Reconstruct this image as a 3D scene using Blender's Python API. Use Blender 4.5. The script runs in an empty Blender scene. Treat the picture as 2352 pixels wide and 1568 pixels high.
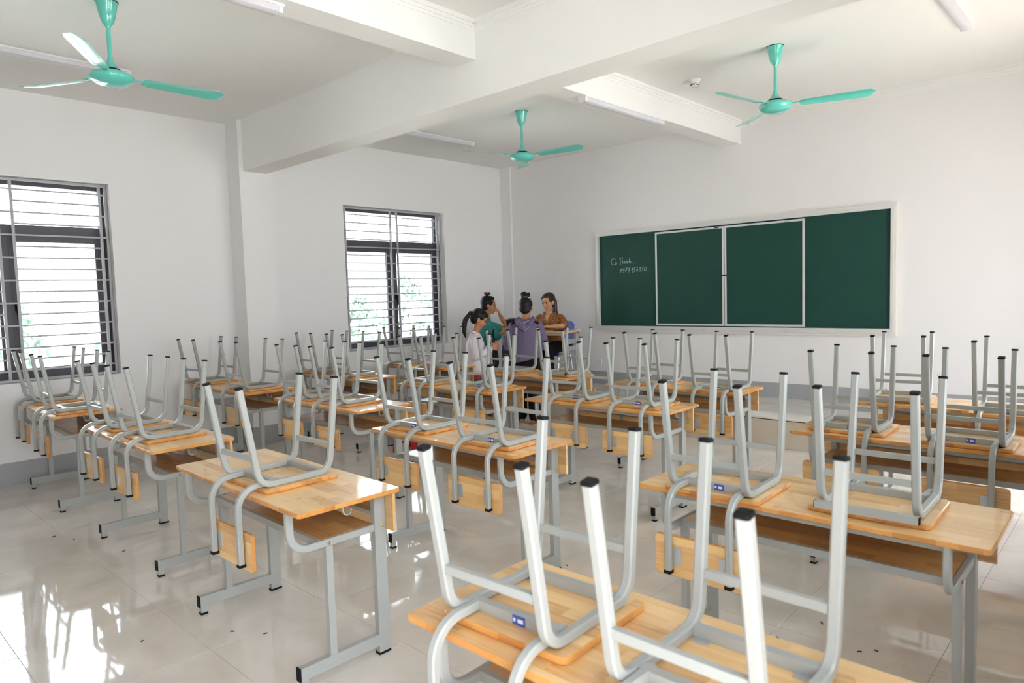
import bpy, bmesh, math, random
from mathutils import Vector, Matrix, Euler
random.seed(7)
PI = math.pi
scene = bpy.context.scene
COL = scene.collection

# ---------------------------------------------------------------- camera
def set_camera():
    yaw, pitch, roll = math.radians(-43.1311), math.radians(3.9228), math.radians(-1.7008)
    f = Vector((math.sin(yaw)*math.cos(pitch), math.cos(yaw)*math.cos(pitch), -math.sin(pitch)))
    r = Vector((math.cos(yaw), -math.sin(yaw), 0)); u = r.cross(f)
    c, s = math.cos(roll), math.sin(roll)
    r2 = c*r + s*u; u2 = -s*r + c*u
    m = Matrix(((r2.x, u2.x, -f.x, 0), (r2.y, u2.y, -f.y, 0), (r2.z, u2.z, -f.z, 1.514), (0, 0, 0, 1)))
    cd = bpy.data.cameras.new('camera'); cam = bpy.data.objects.new('camera', cd); COL.objects.link(cam)
    cam.matrix_world = m
    cd.sensor_width = 36.0; cd.lens = 1574.05/2352*36.0
    cd.clip_start = 0.05; cd.clip_end = 300
    cd.dof.use_dof = True; cd.dof.focus_distance = 4.6; cd.dof.aperture_fstop = 4.0
    scene.camera = cam
set_camera()

# ---------------------------------------------------------------- sky, exposure
def set_world():
    w = bpy.data.worlds.new('sky'); scene.world = w; w.use_nodes = True
    nt = w.node_tree; bg = nt.nodes['Background']
    tc = nt.nodes.new('ShaderNodeTexCoord'); sp = nt.nodes.new('ShaderNodeSeparateXYZ')
    rp = nt.nodes.new('ShaderNodeValToRGB')
    nt.links.new(tc.outputs['Generated'], sp.inputs[0]); nt.links.new(sp.outputs['Z'], rp.inputs[0])
    rp.color_ramp.elements[0].position = 0.0; rp.color_ramp.elements[0].color = (0.96, 0.97, 1.0, 1)
    rp.color_ramp.elements[1].position = 0.8; rp.color_ramp.elements[1].color = (0.80, 0.88, 1.0, 1)
    nt.links.new(rp.outputs[0], bg.inputs['Color']); bg.inputs['Strength'].default_value = 6.0
set_world()
def set_sun():
    l = bpy.data.lights.new('sun', 'SUN'); l.energy = 45.0; l.angle = math.radians(1.5); l.color = (1.0, 0.99, 0.98)
    o = bpy.data.objects.new('sun', l); COL.objects.link(o)
    o.rotation_euler = Vector((0.05, 0.72, -0.69)).to_track_quat('-Z', 'Y').to_euler()
set_sun()
vs = scene.view_settings
scene.display_settings.display_device = 'sRGB'
vs.view_transform = 'Standard'; vs.look = 'None'; vs.gamma = 1.0; vs.use_curve_mapping = False
vs.exposure = 0.78
cy = scene.cycles
cy.max_bounces = 12; cy.diffuse_bounces = 8; cy.glossy_bounces = 5; cy.transparent_max_bounces = 12
cy.transmission_bounces = 6; cy.use_denoising = True; cy.sample_clamp_indirect = 8.0
cy.caustics_reflective = False; cy.caustics_refractive = False

# daylight portals in the real window openings (they only guide sky light)
def portal(x, y0, y1, z0, z1, sx):
    l = bpy.data.lights.new('daylight', 'AREA'); l.shape = 'RECTANGLE'
    l.size = y1-y0; l.size_y = z1-z0; l.cycles.is_portal = True
    o = bpy.data.objects.new('daylight', l); COL.objects.link(o)
    o.location = (x, (y0+y1)/2, (z0+z1)/2)
    o.rotation_euler = (PI/2, 0, -PI/2 if sx > 0 else PI/2)
XL, XR, YB, YF, ZC = -7.15, 0.16, -0.56, 7.5, 3.38
WT = 0.22
WZ0, WZ1 = 0.875, 2.652
WINS = [(0.59, 2.19), (4.73, 6.33)]
for y0, y1 in WINS:
    portal(XL-0.21, y0, y1, WZ0, WZ1, 1)

# corridor side: two doorways and two windows
ROPEN = [(-0.46, 0.80, 0.0, 2.60), (1.45, 3.10, WZ0, WZ1), (3.72, 4.85, WZ0, WZ1), (5.02, 6.26, 0.0, 2.60)]
for y0, y1, z0, z1 in ROPEN: portal(XR+0.21, y0, y1, z0, z1, -1)

# ---------------------------------------------------------------- mesh helpers
class MB:
    def __init__(s): s.v = []; s.f = []; s.m = []
    def add(s, vs_, fs, mi=0):
        o = len(s.v); s.v += [tuple(p) for p in vs_]
        for f in fs: s.f.append([i+o for i in f]); s.m.append(mi)
    def box(s, x0, x1, y0, y1, z0, z1, mi=0, mat=None):
        p = [Vector((x, y, z)) for z in (z0, z1) for y in (y0, y1) for x in (x0, x1)]
        if mat is not None: p = [mat @ q for q in p]
        s.add(p, [(0,2,3,1),(4,5,7,6),(0,1,5,4),(2,6,7,3),(0,4,6,2),(1,3,7,5)], mi); return s
    def prism(s, poly, z0, z1, mi=0, mat=None):
        n = len(poly)
        p = [Vector((x, y, z0)) for x, y in poly] + [Vector((x, y, z1)) for x, y in poly]
        if mat is not None: p = [mat @ q for q in p]
        fs = [tuple(range(n-1, -1, -1)), tuple(range(n, 2*n))] + [(i, (i+1) % n, n+(i+1) % n, n+i) for i in range(n)]
        s.add(p, fs, mi); return s
    def slab(s, lx, ly, z0, z1, r=0.02, e=0.003, mi=0, mat=None, seg=4, side=None):
        # rounded-corner board with eased edges
        def ring(dx, z):
            out = []
            for cx_, cy_, a0 in ((1,1,0),(-1,1,PI/2),(-1,-1,PI),(1,-1,1.5*PI)):
                for k in range(seg+1):
                    a = a0 + PI/2*k/seg
                    out.append(Vector((cx_*(lx/2-r)+(r-dx)*math.cos(a), cy_*(ly/2-r)+(r-dx)*math.sin(a), z)))
            return out
        rs = [ring(e, z0), ring(0, z0+e), ring(0, z1-e), ring(e, z1)]
        n = len(rs[0]); p = [q for R in rs for q in R]
        if mat is not None: p = [mat @ q for q in p]
        fs = [tuple(range(n-1, -1, -1)), tuple(range(3*n, 4*n))]
        s.add(p, fs, mi)
        o = len(s.v)-len(p); si = mi if side is None else side
        for k in range(3):
            for i in range(n): s.f.append([o+q for q in (k*n+i, k*n+(i+1) % n, (k+1)*n+(i+1) % n, (k+1)*n+i)]); s.m.append(si)
        return s
    def sweep(s, path, w, h, axis=(1,0,0), mi=0, cham=0.16):
        # rectangular tube (w along axis, h in the plane) swept along a planar path
        ax = Vector(axis).normalized(); P = [Vector(p) for p in path]; n = len(P)
        c = cham*min(w, h)
        prof = [(-w/2+c,-h/2),(w/2-c,-h/2),(w/2,-h/2+c),(w/2,h/2-c),(w/2-c,h/2),(-w/2+c,h/2),(-w/2,h/2-c),(-w/2,-h/2+c)]
        vv = []
        for i in range(n):
            t = (P[min(i+1, n-1)]-P[max(i-1, 0)]).normalized()
            nn = t.cross(ax).normalized()
            k = 1.0
            if 0 < i < n-1:
                d = (P[i+1]-P[i]).normalized().dot((P[i]-P[i-1]).normalized()); k = 1/max(0.6, math.sqrt((1+d)/2))
            for a, b in prof: vv.append(P[i]+ax*a+nn*b*k)
        m = 8; fs = [tuple(range(m-1, -1, -1)), tuple(range((n-1)*m, n*m))]
        for i in range(n-1): fs += [(i*m+j, i*m+(j+1) % m, (i+1)*m+(j+1) % m, (i+1)*m+j) for j in range(m)]
        s.add(vv, fs, mi); return s
    def tube(s, path, r, seg=10, mi=0, r1=None):
        P = [Vector(p) for p in path]; n = len(P); vv = []
        up = Vector((0, 0, 1))
        if abs((P[-1]-P[0]).normalized().z) > 0.9: up = Vector((1, 0, 0))
        for i in range(n):
            t = (P[min(i+1, n-1)]-P[max(i-1, 0)]).normalized()
            a = t.cross(up)
            if a.length < 1e-4: a = t.cross(Vector((0, 1, 0)))
            a.normalize(); b = a.cross(t)
            rr = r if r1 is None else r+(r1-r)*i/(n-1)
            for k in range(seg):
                q = 2*PI*k/seg; vv.append(P[i]+rr*(math.cos(q)*a+math.sin(q)*b))
        fs = [tuple(range(seg)), tuple(range(n*seg-1, (n-1)*seg-1, -1))]
        for i in range(n-1): fs += [(i*seg+j, (i+1)*seg+j, (i+1)*seg+(j+1) % seg, i*seg+(j+1) % seg) for j in range(seg)]
        s.add(vv, fs, mi); return s
    def lathe(s, prof, seg=24, mi=0, c=(0,0,0)):
        vv = []; n = len(prof)
        for r, z in prof:
            for k in range(seg):
                a = 2*PI*k/seg; vv.append((c[0]+r*math.cos(a), c[1]+r*math.sin(a), c[2]+z))
        fs = []
        for i in range(n-1): fs += [(i*seg+j, i*seg+(j+1) % seg, (i+1)*seg+(j+1) % seg, (i+1)*seg+j) for j in range(seg)]
        fs += [tuple(range(seg-1, -1, -1)), tuple(range((n-1)*seg, n*seg))]
        s.add(vv, fs, mi); return s
    def mesh(s, name, mats, smooth=None):
        me = bpy.data.meshes.new(name); me.from_pydata(s.v, [], s.f)
        for m in (mats if isinstance(mats, (list, tuple)) else [mats]): me.materials.append(m)
        if len(set(s.m)) > 1: me.polygons.foreach_set('material_index', s.m)
        bm = bmesh.new(); bm.from_mesh(me); bmesh.ops.recalc_face_normals(bm, faces=bm.faces); bm.to_mesh(me); bm.free()
        if smooth:
            me.polygons.foreach_set('use_smooth', [True]*len(me.polygons))
            try: me.set_sharp_from_angle(angle=math.radians(smooth))
            except Exception: pass
        me.update(); return me
    def build(s, name, mats, parent=None, smooth=None):
        return link(name, s.mesh(name, mats, smooth), parent)

def link(name, data, parent=None):
    o = bpy.data.objects.new(name, data); COL.objects.link(o)
    if parent is not None: o.parent = parent
    return o
def tag(o, label=None, cat=None, group=None, kind=None):
    if label: o['label'] = label
    if cat: o['category'] = cat
    if group: o['group'] = group
    if kind: o['kind'] = kind
    return o
def empty(name, loc=(0,0,0), rz=0, **k):
    o = link(name, None); o.empty_display_size = 0.1
    o.location = loc; o.rotation_euler = (0, 0, rz); return tag(o, **k)
def copy_tree(o, parent=None):
    c = o.copy(); COL.objects.link(c)
    if parent is not None: c.parent = parent
    for ch in o.children: copy_tree(ch, c)
    return c
def fillet(pts, r, seg=6):
    P = [Vector(p) for p in pts]; out = [P[0]]
    for i in range(1, len(P)-1):
        a = (P[i-1]-P[i]).normalized(); b = (P[i+1]-P[i]).normalized()
        ang = a.angle(b); d = r/math.tan(ang/2); rr = r
        bis = (a+b).normalized(); c = P[i]+bis*(rr/math.sin(ang/2))
        s0 = P[i]+a*d-c; s1 = P[i]+b*d-c
        for k in range(seg+1):
            t = k/seg; v = s0.lerp(s1, t).normalized()*rr if False else None
            th = s0.angle(s1); v = (s0*math.sin((1-t)*th)+s1*math.sin(t*th))/math.sin(th)
            out.append(c+v)
    out.append(P[-1]); return out

# ---------------------------------------------------------------- materials
def lin(c):
    return tuple(((v/255)/12.92 if v/255 <= 0.04045 else (((v/255)+0.055)/1.055)**2.4) for v in c)
def mat(name, col, rough=0.5, spec=0.5, metal=0.0, noise=0.0, nscale=8.0, bump=0.0, bscale=60.0, coat=0.0):
    m = bpy.data.materials.new(name); m.use_nodes = True; nt = m.node_tree; b = nt.nodes['Principled BSDF']
    c = (*col, 1)
    b.inputs['Base Color'].default_value = c; b.inputs['Roughness'].default_value = rough
    b.inputs['Metallic'].default_value = metal; b.inputs['Specular IOR Level'].default_value = spec
    if coat: b.inputs['Coat Weight'].default_value = coat; b.inputs['Coat Roughness'].default_value = 0.06
    tc = nt.nodes.new('ShaderNodeTexCoord')
    if noise:
        n = nt.nodes.new('ShaderNodeTexNoise'); n.inputs['Scale'].default_value = nscale; n.inputs['Detail'].default_value = 4
        nt.links.new(tc.outputs['Object'], n.inputs['Vector'])
        mx = nt.nodes.new('ShaderNodeMix'); mx.data_type = 'RGBA'
        mx.inputs[6].default_value = (*[v*(1-noise) for v in col], 1); mx.inputs[7].default_value = (*[min(1, v*(1+noise)) for v in col], 1)
        nt.links.new(n.outputs['Fac'], mx.inputs[0]); nt.links.new(mx.outputs[2], b.inputs['Base Color'])
    if bump:
        n2 = nt.nodes.new('ShaderNodeTexNoise'); n2.inputs['Scale'].default_value = bscale; n2.inputs['Detail'].default_value = 3
        nt.links.new(tc.outputs['Object'], n2.inputs['Vector'])
        bp = nt.nodes.new('ShaderNodeBump'); bp.inputs['Strength'].default_value = bump; bp.inputs['Distance'].default_value = 0.002
        nt.links.new(n2.outputs['Fac'], bp.inputs['Height']); nt.links.new(bp.outputs[0], b.inputs['Normal'])
    return m

def wood_mat(name, along='X', bw=0.26, bh=0.045, dark=(0.50,0.25,0.085), light=(0.83,0.56,0.27), rough=0.16, coat=0.6):
    # finger-jointed rubberwood: staves as a brick pattern, each with its own tone, plus grain and small knots
    m = bpy.data.materials.new(name); m.use_nodes = True; nt = m.node_tree; b = nt.nodes['Principled BSDF']
    L = nt.links.new; N = nt.nodes.new
    tc = N('ShaderNodeTexCoord'); oi = N('ShaderNodeObjectInfo')
    off = N('ShaderNodeVectorMath'); off.operation = 'MULTIPLY_ADD'
    cmb = N('ShaderNodeCombineXYZ'); L(oi.outputs['Random'], cmb.inputs[0]); L(oi.outputs['Random'], cmb.inputs[1])
    L(cmb.outputs[0], off.inputs[0]); off.inputs[1].default_value = (7.3, 3.9, 0); L(tc.outputs['Object'], off.inputs[2])
    mp = N('ShaderNodeMapping'); L(off.outputs[0], mp.inputs['Vector'])
    if along == 'XZ': mp.inputs['Rotation'].default_value = (PI/2, 0, 0)
    br = N('ShaderNodeTexBrick'); br.offset = 0.37; br.offset_frequency = 2; br.squash = 1.3; br.squash_frequency = 3
    br.inputs['Scale'].default_value = 1.0; br.inputs['Mortar Size'].default_value = 0.0006; br.inputs['Mortar Smooth'].default_value = 0.3
    br.inputs['Brick Width'].default_value = bw; br.inputs['Row Height'].default_value = bh
    br.inputs['Color1'].default_value = (0, 0, 0, 1); br.inputs['Color2'].default_value = (1, 1, 1, 1); br.inputs['Mortar'].default_value = (0.35, 0.35, 0.35, 1)
    L(mp.outputs[0], br.inputs['Vector'])
    g = N('ShaderNodeTexNoise'); g.inputs['Detail'].default_value = 5; g.inputs['Scale'].default_value = 1.0; g.inputs['Distortion'].default_value = 0.4
    m2 = N('ShaderNodeMapping'); m2.inputs['Scale'].default_value = (6, 90, 90); L(mp.outputs[0], m2.inputs['Vector'])
    ad = N('ShaderNodeVectorMath'); ad.operation = 'MULTIPLY_ADD'; L(br.outputs['Color'], ad.inputs[0]); ad.inputs[1].default_value = (9, 5, 3); L(m2.outputs[0], ad.inputs[2])
    L(ad.outputs[0], g.inputs['Vector'])
    mixv = N('ShaderNodeMath'); mixv.operation = 'MULTIPLY_ADD'; L(g.outputs['Fac'], mixv.inputs[0]); mixv.inputs[1].default_value = 0.75
    h = N('ShaderNodeMath'); h.operation = 'MULTIPLY'; L(br.outputs['Color'], h.inputs[0]); h.inputs[1].default_value = 0.62
    L(h.outputs[0], mixv.inputs[2])
    rp = N('ShaderNodeValToRGB'); cr = rp.color_ramp
    cr.elements[0].position = 0.22; cr.elements[0].color = (*dark, 1)
    cr.elements[1].position = 0.95; cr.elements[1].color = (*light, 1)
    e = cr.elements.new(0.5); e.color = (*[0.45*a+0.55*c for a, c in zip(dark, light)], 1)
    L(mixv.outputs[0], rp.inputs[0])
    # knots
    vo = N('ShaderNodeTexVoronoi'); vo.inputs['Scale'].default_value = 5.5
    m3 = N('ShaderNodeMapping'); m3.inputs['Scale'].default_value = (1, 2.2, 2.2); L(mp.outputs[0], m3.inputs['Vector']); L(m3.outputs[0], vo.inputs['Vector'])
    kr = N('ShaderNodeValToRGB'); kr.color_ramp.elements[0].position = 0.03; kr.color_ramp.elements[0].color = (0.45,0.35,0.3,1); kr.color_ramp.elements[1].position = 0.10; kr.color_ramp.elements[1].color = (1,1,1,1)
    L(vo.outputs['Distance'], kr.inputs[0])
    mu = N('ShaderNodeMix'); mu.data_type = 'RGBA'; mu.blend_type = 'MULTIPLY'; mu.inputs[0].default_value = 0.8
    L(rp.outputs[0], mu.inputs[6]); L(kr.outputs[0], mu.inputs[7]); L(mu.outputs[2], b.inputs['Base Color'])
    b.inputs['Roughness'].default_value = 0.35; b.inputs['Coat Weight'].default_value = coat; b.inputs['Coat Roughness'].default_value = rough*0.5
    b.inputs['Specular IOR Level'].default_value = 0.4
    return m

M = {}
M['wall'] = mat('wall_paint', (0.79, 0.785, 0.795), 0.6, 0.3, bump=0.08, bscale=90)
M['ceil'] = mat('ceiling_paint', (0.80, 0.80, 0.79), 0.7, 0.2)
M['trim'] = mat('trim_paint', (0.81, 0.81, 0.80), 0.55, 0.3)
M['dado'] = mat('grey_skirting_paint', (0.36, 0.375, 0.39), 0.45, 0.4, noise=0.08, nscale=6)
M['paint'] = mat('grey_metal_paint', (0.355, 0.37, 0.355), 0.28, 0.5)
M['black'] = mat('black_plastic', (0.006, 0.006, 0.007), 0.6, 0.2)
M['galv'] = mat('galvanised_plate', (0.50, 0.53, 0.55), 0.4, 0.5, metal=0.6)
M['top'] = wood_mat('rubberwood', 'X', dark=(0.52,0.25,0.075), light=(0.82,0.56,0.265))
M['edge'] = wood_mat('rubberwood_edge', 'X', bw=0.06, bh=0.05, dark=(0.42,0.15,0.03), light=(0.68,0.33,0.09), coat=0.3)
M['back'] = wood_mat('rubberwood_upright', 'XZ', dark=(0.50,0.24,0.07), light=(0.80,0.53,0.235))
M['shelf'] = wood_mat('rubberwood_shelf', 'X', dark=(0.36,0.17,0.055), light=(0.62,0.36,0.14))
M['panel'] = wood_mat('rubberwood_panel', 'XZ', dark=(0.46,0.235,0.08), light=(0.74,0.48,0.215))
M['blue_label'] = mat('blue_sticker', (0.03, 0.085, 0.42), 0.35)
M['white'] = mat('white_plastic', (0.78, 0.78, 0.79), 0.35, 0.4)
M['diff'] = mat('lamp_diffuser', (0.62, 0.61, 0.66), 0.3, 0.4)
M['teal'] = mat('teal_enamel', (0.115, 0.56, 0.48), 0.18, 0.5, coat=0.5)
M['alu'] = mat('aluminium_frame', (0.70, 0.71, 0.73), 0.35, 0.5, metal=0.25)
M['cream'] = mat('cream_plastic_edge', (0.76, 0.73, 0.68), 0.5, 0.3)
M['board'] = mat('green_chalkboard', (0.013, 0.060, 0.047), 0.45, 0.25, noise=0.12, nscale=3)
M['chalk'] = mat('chalk', (0.55, 0.72, 0.74), 0.9, 0.1)
M['winframe'] = mat('dark_window_aluminium', (0.075, 0.07, 0.085), 0.4, 0.4)
M['grille'] = mat('white_grille_paint', (0.42, 0.42, 0.445), 0.4, 0.4)
M['copper'] = mat('copper_bolt', (0.45, 0.2, 0.12), 0.35, 0.5, metal=0.8)
M['brass'] = mat('brass_bolt', (0.45, 0.38, 0.12), 0.35, 0.5, metal=0.8)
M['red'] = mat('red_plastic', (0.52, 0.018, 0.018), 0.35, 0.4)
M['bluechair'] = mat('blue_plastic', (0.03, 0.055, 0.42), 0.3, 0.5)
M['chrome'] = mat('chrome', (0.7, 0.7, 0.72), 0.15, 0.5, metal=1.0)

def tile_mat():
    m = bpy.data.materials.new('polished_floor_tile'); m.use_nodes = True; nt = m.node_tree; b = nt.nodes['Principled BSDF']
    L = nt.links.new; N = nt.nodes.new
    tc = N('ShaderNodeTexCoord'); oi = N('ShaderNodeObjectInfo')
    ge = N('ShaderNodeNewGeometry')
    n = N('ShaderNodeTexNoise'); n.inputs['Scale'].default_value = 2.2; n.inputs['Detail'].default_value = 6; n.inputs['Distortion'].default_value = 1.2
    L(ge.outputs['Position'], n.inputs['Vector'])
    rp = N('ShaderNodeValToRGB'); rp.color_ramp.elements[0].position = 0.3; rp.color_ramp.elements[0].color = (0.61, 0.57, 0.515, 1)
    rp.color_ramp.elements[1].position = 0.7; rp.color_ramp.elements[1].color = (0.74, 0.70, 0.645, 1)
    L(n.outputs['Fac'], rp.inputs[0]); L(rp.outputs[0], b.inputs['Base Color'])
    n2 = N('ShaderNodeTexNoise'); n2.inputs['Scale'].default_value = 1.1; n2.inputs['Detail'].default_value = 2
    L(ge.outputs['Position'], n2.inputs['Vector'])
    mr = N('ShaderNodeMapRange'); mr.inputs[1].default_value = 0.3; mr.inputs[2].default_value = 0.7; mr.inputs[3].default_value = 0.02; mr.inputs[4].default_value = 0.06
    L(n2.outputs['Fac'], mr.inputs[0]); L(mr.outputs[0], b.inputs['Roughness'])
    b.inputs['Specular IOR Level'].default_value = 0.85
    bp = N('ShaderNodeBump'); bp.inputs['Strength'].default_value = 0.04; bp.inputs['Distance'].default_value = 0.01
    n3 = N('ShaderNodeTexNoise'); n3.inputs['Scale'].default_value = 5; L(ge.outputs['Position'], n3.inputs['Vector'])
    L(n3.outputs['Fac'], bp.inputs['Height']); L(bp.outputs[0], b.inputs['Normal'])
    return m
M['tile'] = tile_mat()
M['tile_riser'] = mat('beige_riser_tile', (0.56, 0.50, 0.41), 0.2, 0.5, noise=0.06, nscale=5)
M['grout'] = mat('grout', (0.50, 0.465, 0.42), 0.8, 0.2)
def glass_mat():
    m = bpy.data.materials.new('window_glass'); m.use_nodes = True; nt = m.node_tree; nt.nodes.clear()
    N = nt.nodes.new; o = N('ShaderNodeOutputMaterial'); mx = N('ShaderNodeMixShader'); t = N('ShaderNodeBsdfTransparent'); g = N('ShaderNodeBsdfGlossy')
    fr = N('ShaderNodeFresnel'); fr.inputs['IOR'].default_value = 1.45; t.inputs[0].default_value = (0.93, 0.96, 0.95, 1); g.inputs['Roughness'].default_value = 0.02
    nt.links.new(fr.outputs[0], mx.inputs[0]); nt.links.new(t.outputs[0], mx.inputs[1]); nt.links.new(g.outputs[0], mx.inputs[2]); nt.links.new(mx.outputs[0], o.inputs[0])
    return m
M['glass'] = glass_mat()
def bottle_mat():
    m = bpy.data.materials.new('clear_plastic'); m.use_nodes = True; nt = m.node_tree; nt.nodes.clear()
    N = nt.nodes.new; o = N('ShaderNodeOutputMaterial'); mx = N('ShaderNodeMixShader'); t = N('ShaderNodeBsdfTransparent'); g = N('ShaderNodeBsdfGlossy')
    lw = N('ShaderNodeLayerWeight'); lw.inputs[0].default_value = 0.35; t.inputs[0].default_value = (0.90, 0.90, 0.93, 1); g.inputs['Roughness'].default_value = 0.08
    nt.links.new(lw.outputs['Facing'], mx.inputs[0]); nt.links.new(t.outputs[0], mx.inputs[1]); nt.links.new(g.outputs[0], mx.inputs[2]); nt.links.new(mx.outputs[0], o.inputs[0])
    return m
M['clear'] = bottle_mat()

def struct(mb, name, m, parent=None, smooth=None, label=None):
    o = mb.build(name, m, parent, smooth)
    if parent is None: tag(o, label=label, kind='structure')
    return o

# ---------------------------------------------------------------- room shell
def holed_wall(x0, x1, y0, y1, z0, z1, holes):
    mb = MB(); ys = y0
    for a, b, c, d in sorted(holes):
        mb.box(x0, x1, ys, a, z0, z1); mb.box(x0, x1, a, b, z0, c); mb.box(x0, x1, a, b, d, z1); ys = b
    mb.box(x0, x1, ys, y1, z0, z1); return mb
holes = [(a, b, WZ0, WZ1) for a, b in WINS]
struct(holed_wall(XL-WT, XL, YB-WT, YF+WT, -0.05, ZC+0.02, holes), 'wall_left', M['wall'], label='white plastered wall with two barred windows and grey skirting')
struct(holed_wall(XR, XR+WT, YB-WT, YF+WT, -0.05, ZC+0.02, ROPEN), 'wall_right', M['wall'], label='white wall opposite the barred windows')
struct(MB().box(XL, XR, YF, YF+WT, -0.05, ZC+0.02), 'wall_front', M['wall'], label='white wall that carries the green chalkboard')
struct(MB().box(XL, XR, YB-WT, YB, -0.05, ZC+0.02), 'wall_back', M['wall'], label='plain white wall facing the chalkboard')
struct(MB().box(XL-WT, XR+WT, YB-WT, YF+WT, ZC, ZC+0.15), 'ceiling', M['ceil'], label='flat white ceiling between the beams')
# floor with polished tiles
fl = struct(MB().box(XL, XR, YB, YF, -0.06, -0.0025), 'floor', M['grout'], label='polished beige tiled floor')
TX, TY, TX0, TY0 = 0.598, 0.584, -2.98, 0.61
PY = 6.32   # podium front
tmesh = {}
def tile(x0, x1, y0, y1, parent, z=0.0, m='tile', t=0.006):
    w, d = round(x1-x0, 3), round(y1-y0, 3)
    if w < 0.02 or d < 0.02: return
    key = (w, d, m)
    if key not in tmesh: tmesh[key] = MB().slab(w-0.002, d-0.002, -t, 0, r=0.001, e=0.0006, seg=1).mesh('tile', M[m])
    o = link('tile', tmesh[key], parent); o.location = ((x0+x1)/2, (y0+y1)/2, z)
i0 = math.floor((XL-TX0)/TX); j0 = math.floor((YB-TY0)/TY)
for i in range(i0, 8):
    for j in range(j0, 12):
        x0 = max(XL, TX0+i*TX); x1 = min(XR, TX0+(i+1)*TX); y0 = max(YB, TY0+j*TY); y1 = min(PY, TY0+(j+1)*TY)
        if x1 > x0 and y1 > y0: tile(x0, x1, y0, y1, fl)
# podium
PZ = 0.285
pod = struct(MB().box(XL+0.002, XR-0.002, PY+0.008, YF-0.002, 0.0, PZ-0.007), 'podium', M['grout'], label='low tiled podium along the chalkboard wall')
x = -2.262+0.6*5
while x > XL-0.6:
    a, b = max(XL, x-0.6), min(XR, x)
    if b-a > 0.02:
        r = MB().box(a+0.001, b-0.001, PY, PY+0.008, 0.001, PZ-0.022).build('riser_tile', M['tile_riser'], pod)
        for y0, y1 in ((PY-0.008, PY+0.595), (PY+0.595, YF)): tile(a, b, y0, y1, pod, PZ, 'tile', 0.014)
    x -= 0.6
MB().box(XL, XR, PY+0.003, PY+0.012, PZ-0.022, PZ-0.0145).build('shadow_gap', M['black'], pod)
# columns, beams
struct(MB().box(XL, -6.88, 3.33, 3.69, 0, ZC), 'column_window_wall', M['wall'], label='white pilaster between the two barred windows')
struct(MB().box(XL, -6.95, YF-0.03, YF, 0, ZC), 'column_corner', M['wall'], label='shallow white pilaster in the room corner beside the chalkboard')
struct(MB().box(XL, XR, 3.375, 3.625, 2.86, ZC), 'beam_main', M['trim'], label='deep white ceiling beam crossing the room between the fans')
struct(MB().box(-3.635, -3.425, 3.625, YF, 3.12, ZC), 'beam_front', M['trim'], label='shallow white beam running to the wall above the chalkboard')
struct(MB().box(-3.635, -3.425, YB, 3.375, 3.12, ZC), 'beam_back', M['trim'], label='shallow white beam running away from the chalkboard')
# crown mouldings: stepped strips under the ceiling
tn = [0]
def crown(xa, ya, xb, yb, nx, ny, what):
    tn[0] += 1; mb = MB()
    for d, z0, z1 in ((0.024, ZC-0.028, ZC), (0.012, ZC-0.05, ZC-0.028), (0.005, ZC-0.072, ZC-0.05)):
        mb.box(min(xa, xb, xa+nx*d, xb+nx*d), max(xa, xb, xa+nx*d, xb+nx*d), min(ya, yb, ya+ny*d, yb+ny*d), max(ya, yb, ya+ny*d, yb+ny*d), z0, z1)
    struct(mb, 'trim_%d' % tn[0], M['trim'], label=what)
crown(-3.425, YF, XR, YF, 0, -1, 'stepped white cornice above the chalkboard, right of the beam')
crown(-3.425, 3.625, -3.425, YF, 1, 0, 'stepped cornice on the front shallow beam, facing the doorway')
crown(-3.635, 3.625, -3.635, YF, -1, 0, 'stepped cornice on the front shallow beam, facing the windows')
crown(-3.425, YB, -3.425, 3.375, 1, 0, 'stepped cornice on the back shallow beam, facing the doorway')
crown(-3.635, YB, -3.635, 3.375, -1, 0, 'stepped cornice on the back shallow beam, facing the windows')
crown(-3.425, 3.375, XR, 3.375, 0, -1, 'stepped cornice on the deep beam, doorway half')
# painted skirting band
b = MB().box(XL, XL+0.006, YB, 3.33, 0, 0.198).box(XL, XL+0.006, 3.69, YF-0.03, 0, 0.198)
b.box(XL, -6.874, 3.324, 3.33, 0, 0.198).box(-6.88, -6.874, 3.33, 3.69, 0, 0.198).box(XL, -6.874, 3.69, 3.696, 0, 0.198)
struct(b, 'baseboard_left', M['dado'], label='grey painted skirting band below the barred windows')
struct(MB().box(-6.95, XR, YF-0.006, YF, PZ, 0.452).box(XL, -6.944, YF-0.036, YF-0.03, PZ, 0.452), 'baseboard_front', M['dado'], label='grey painted skirting band below the chalkboard')

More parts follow.
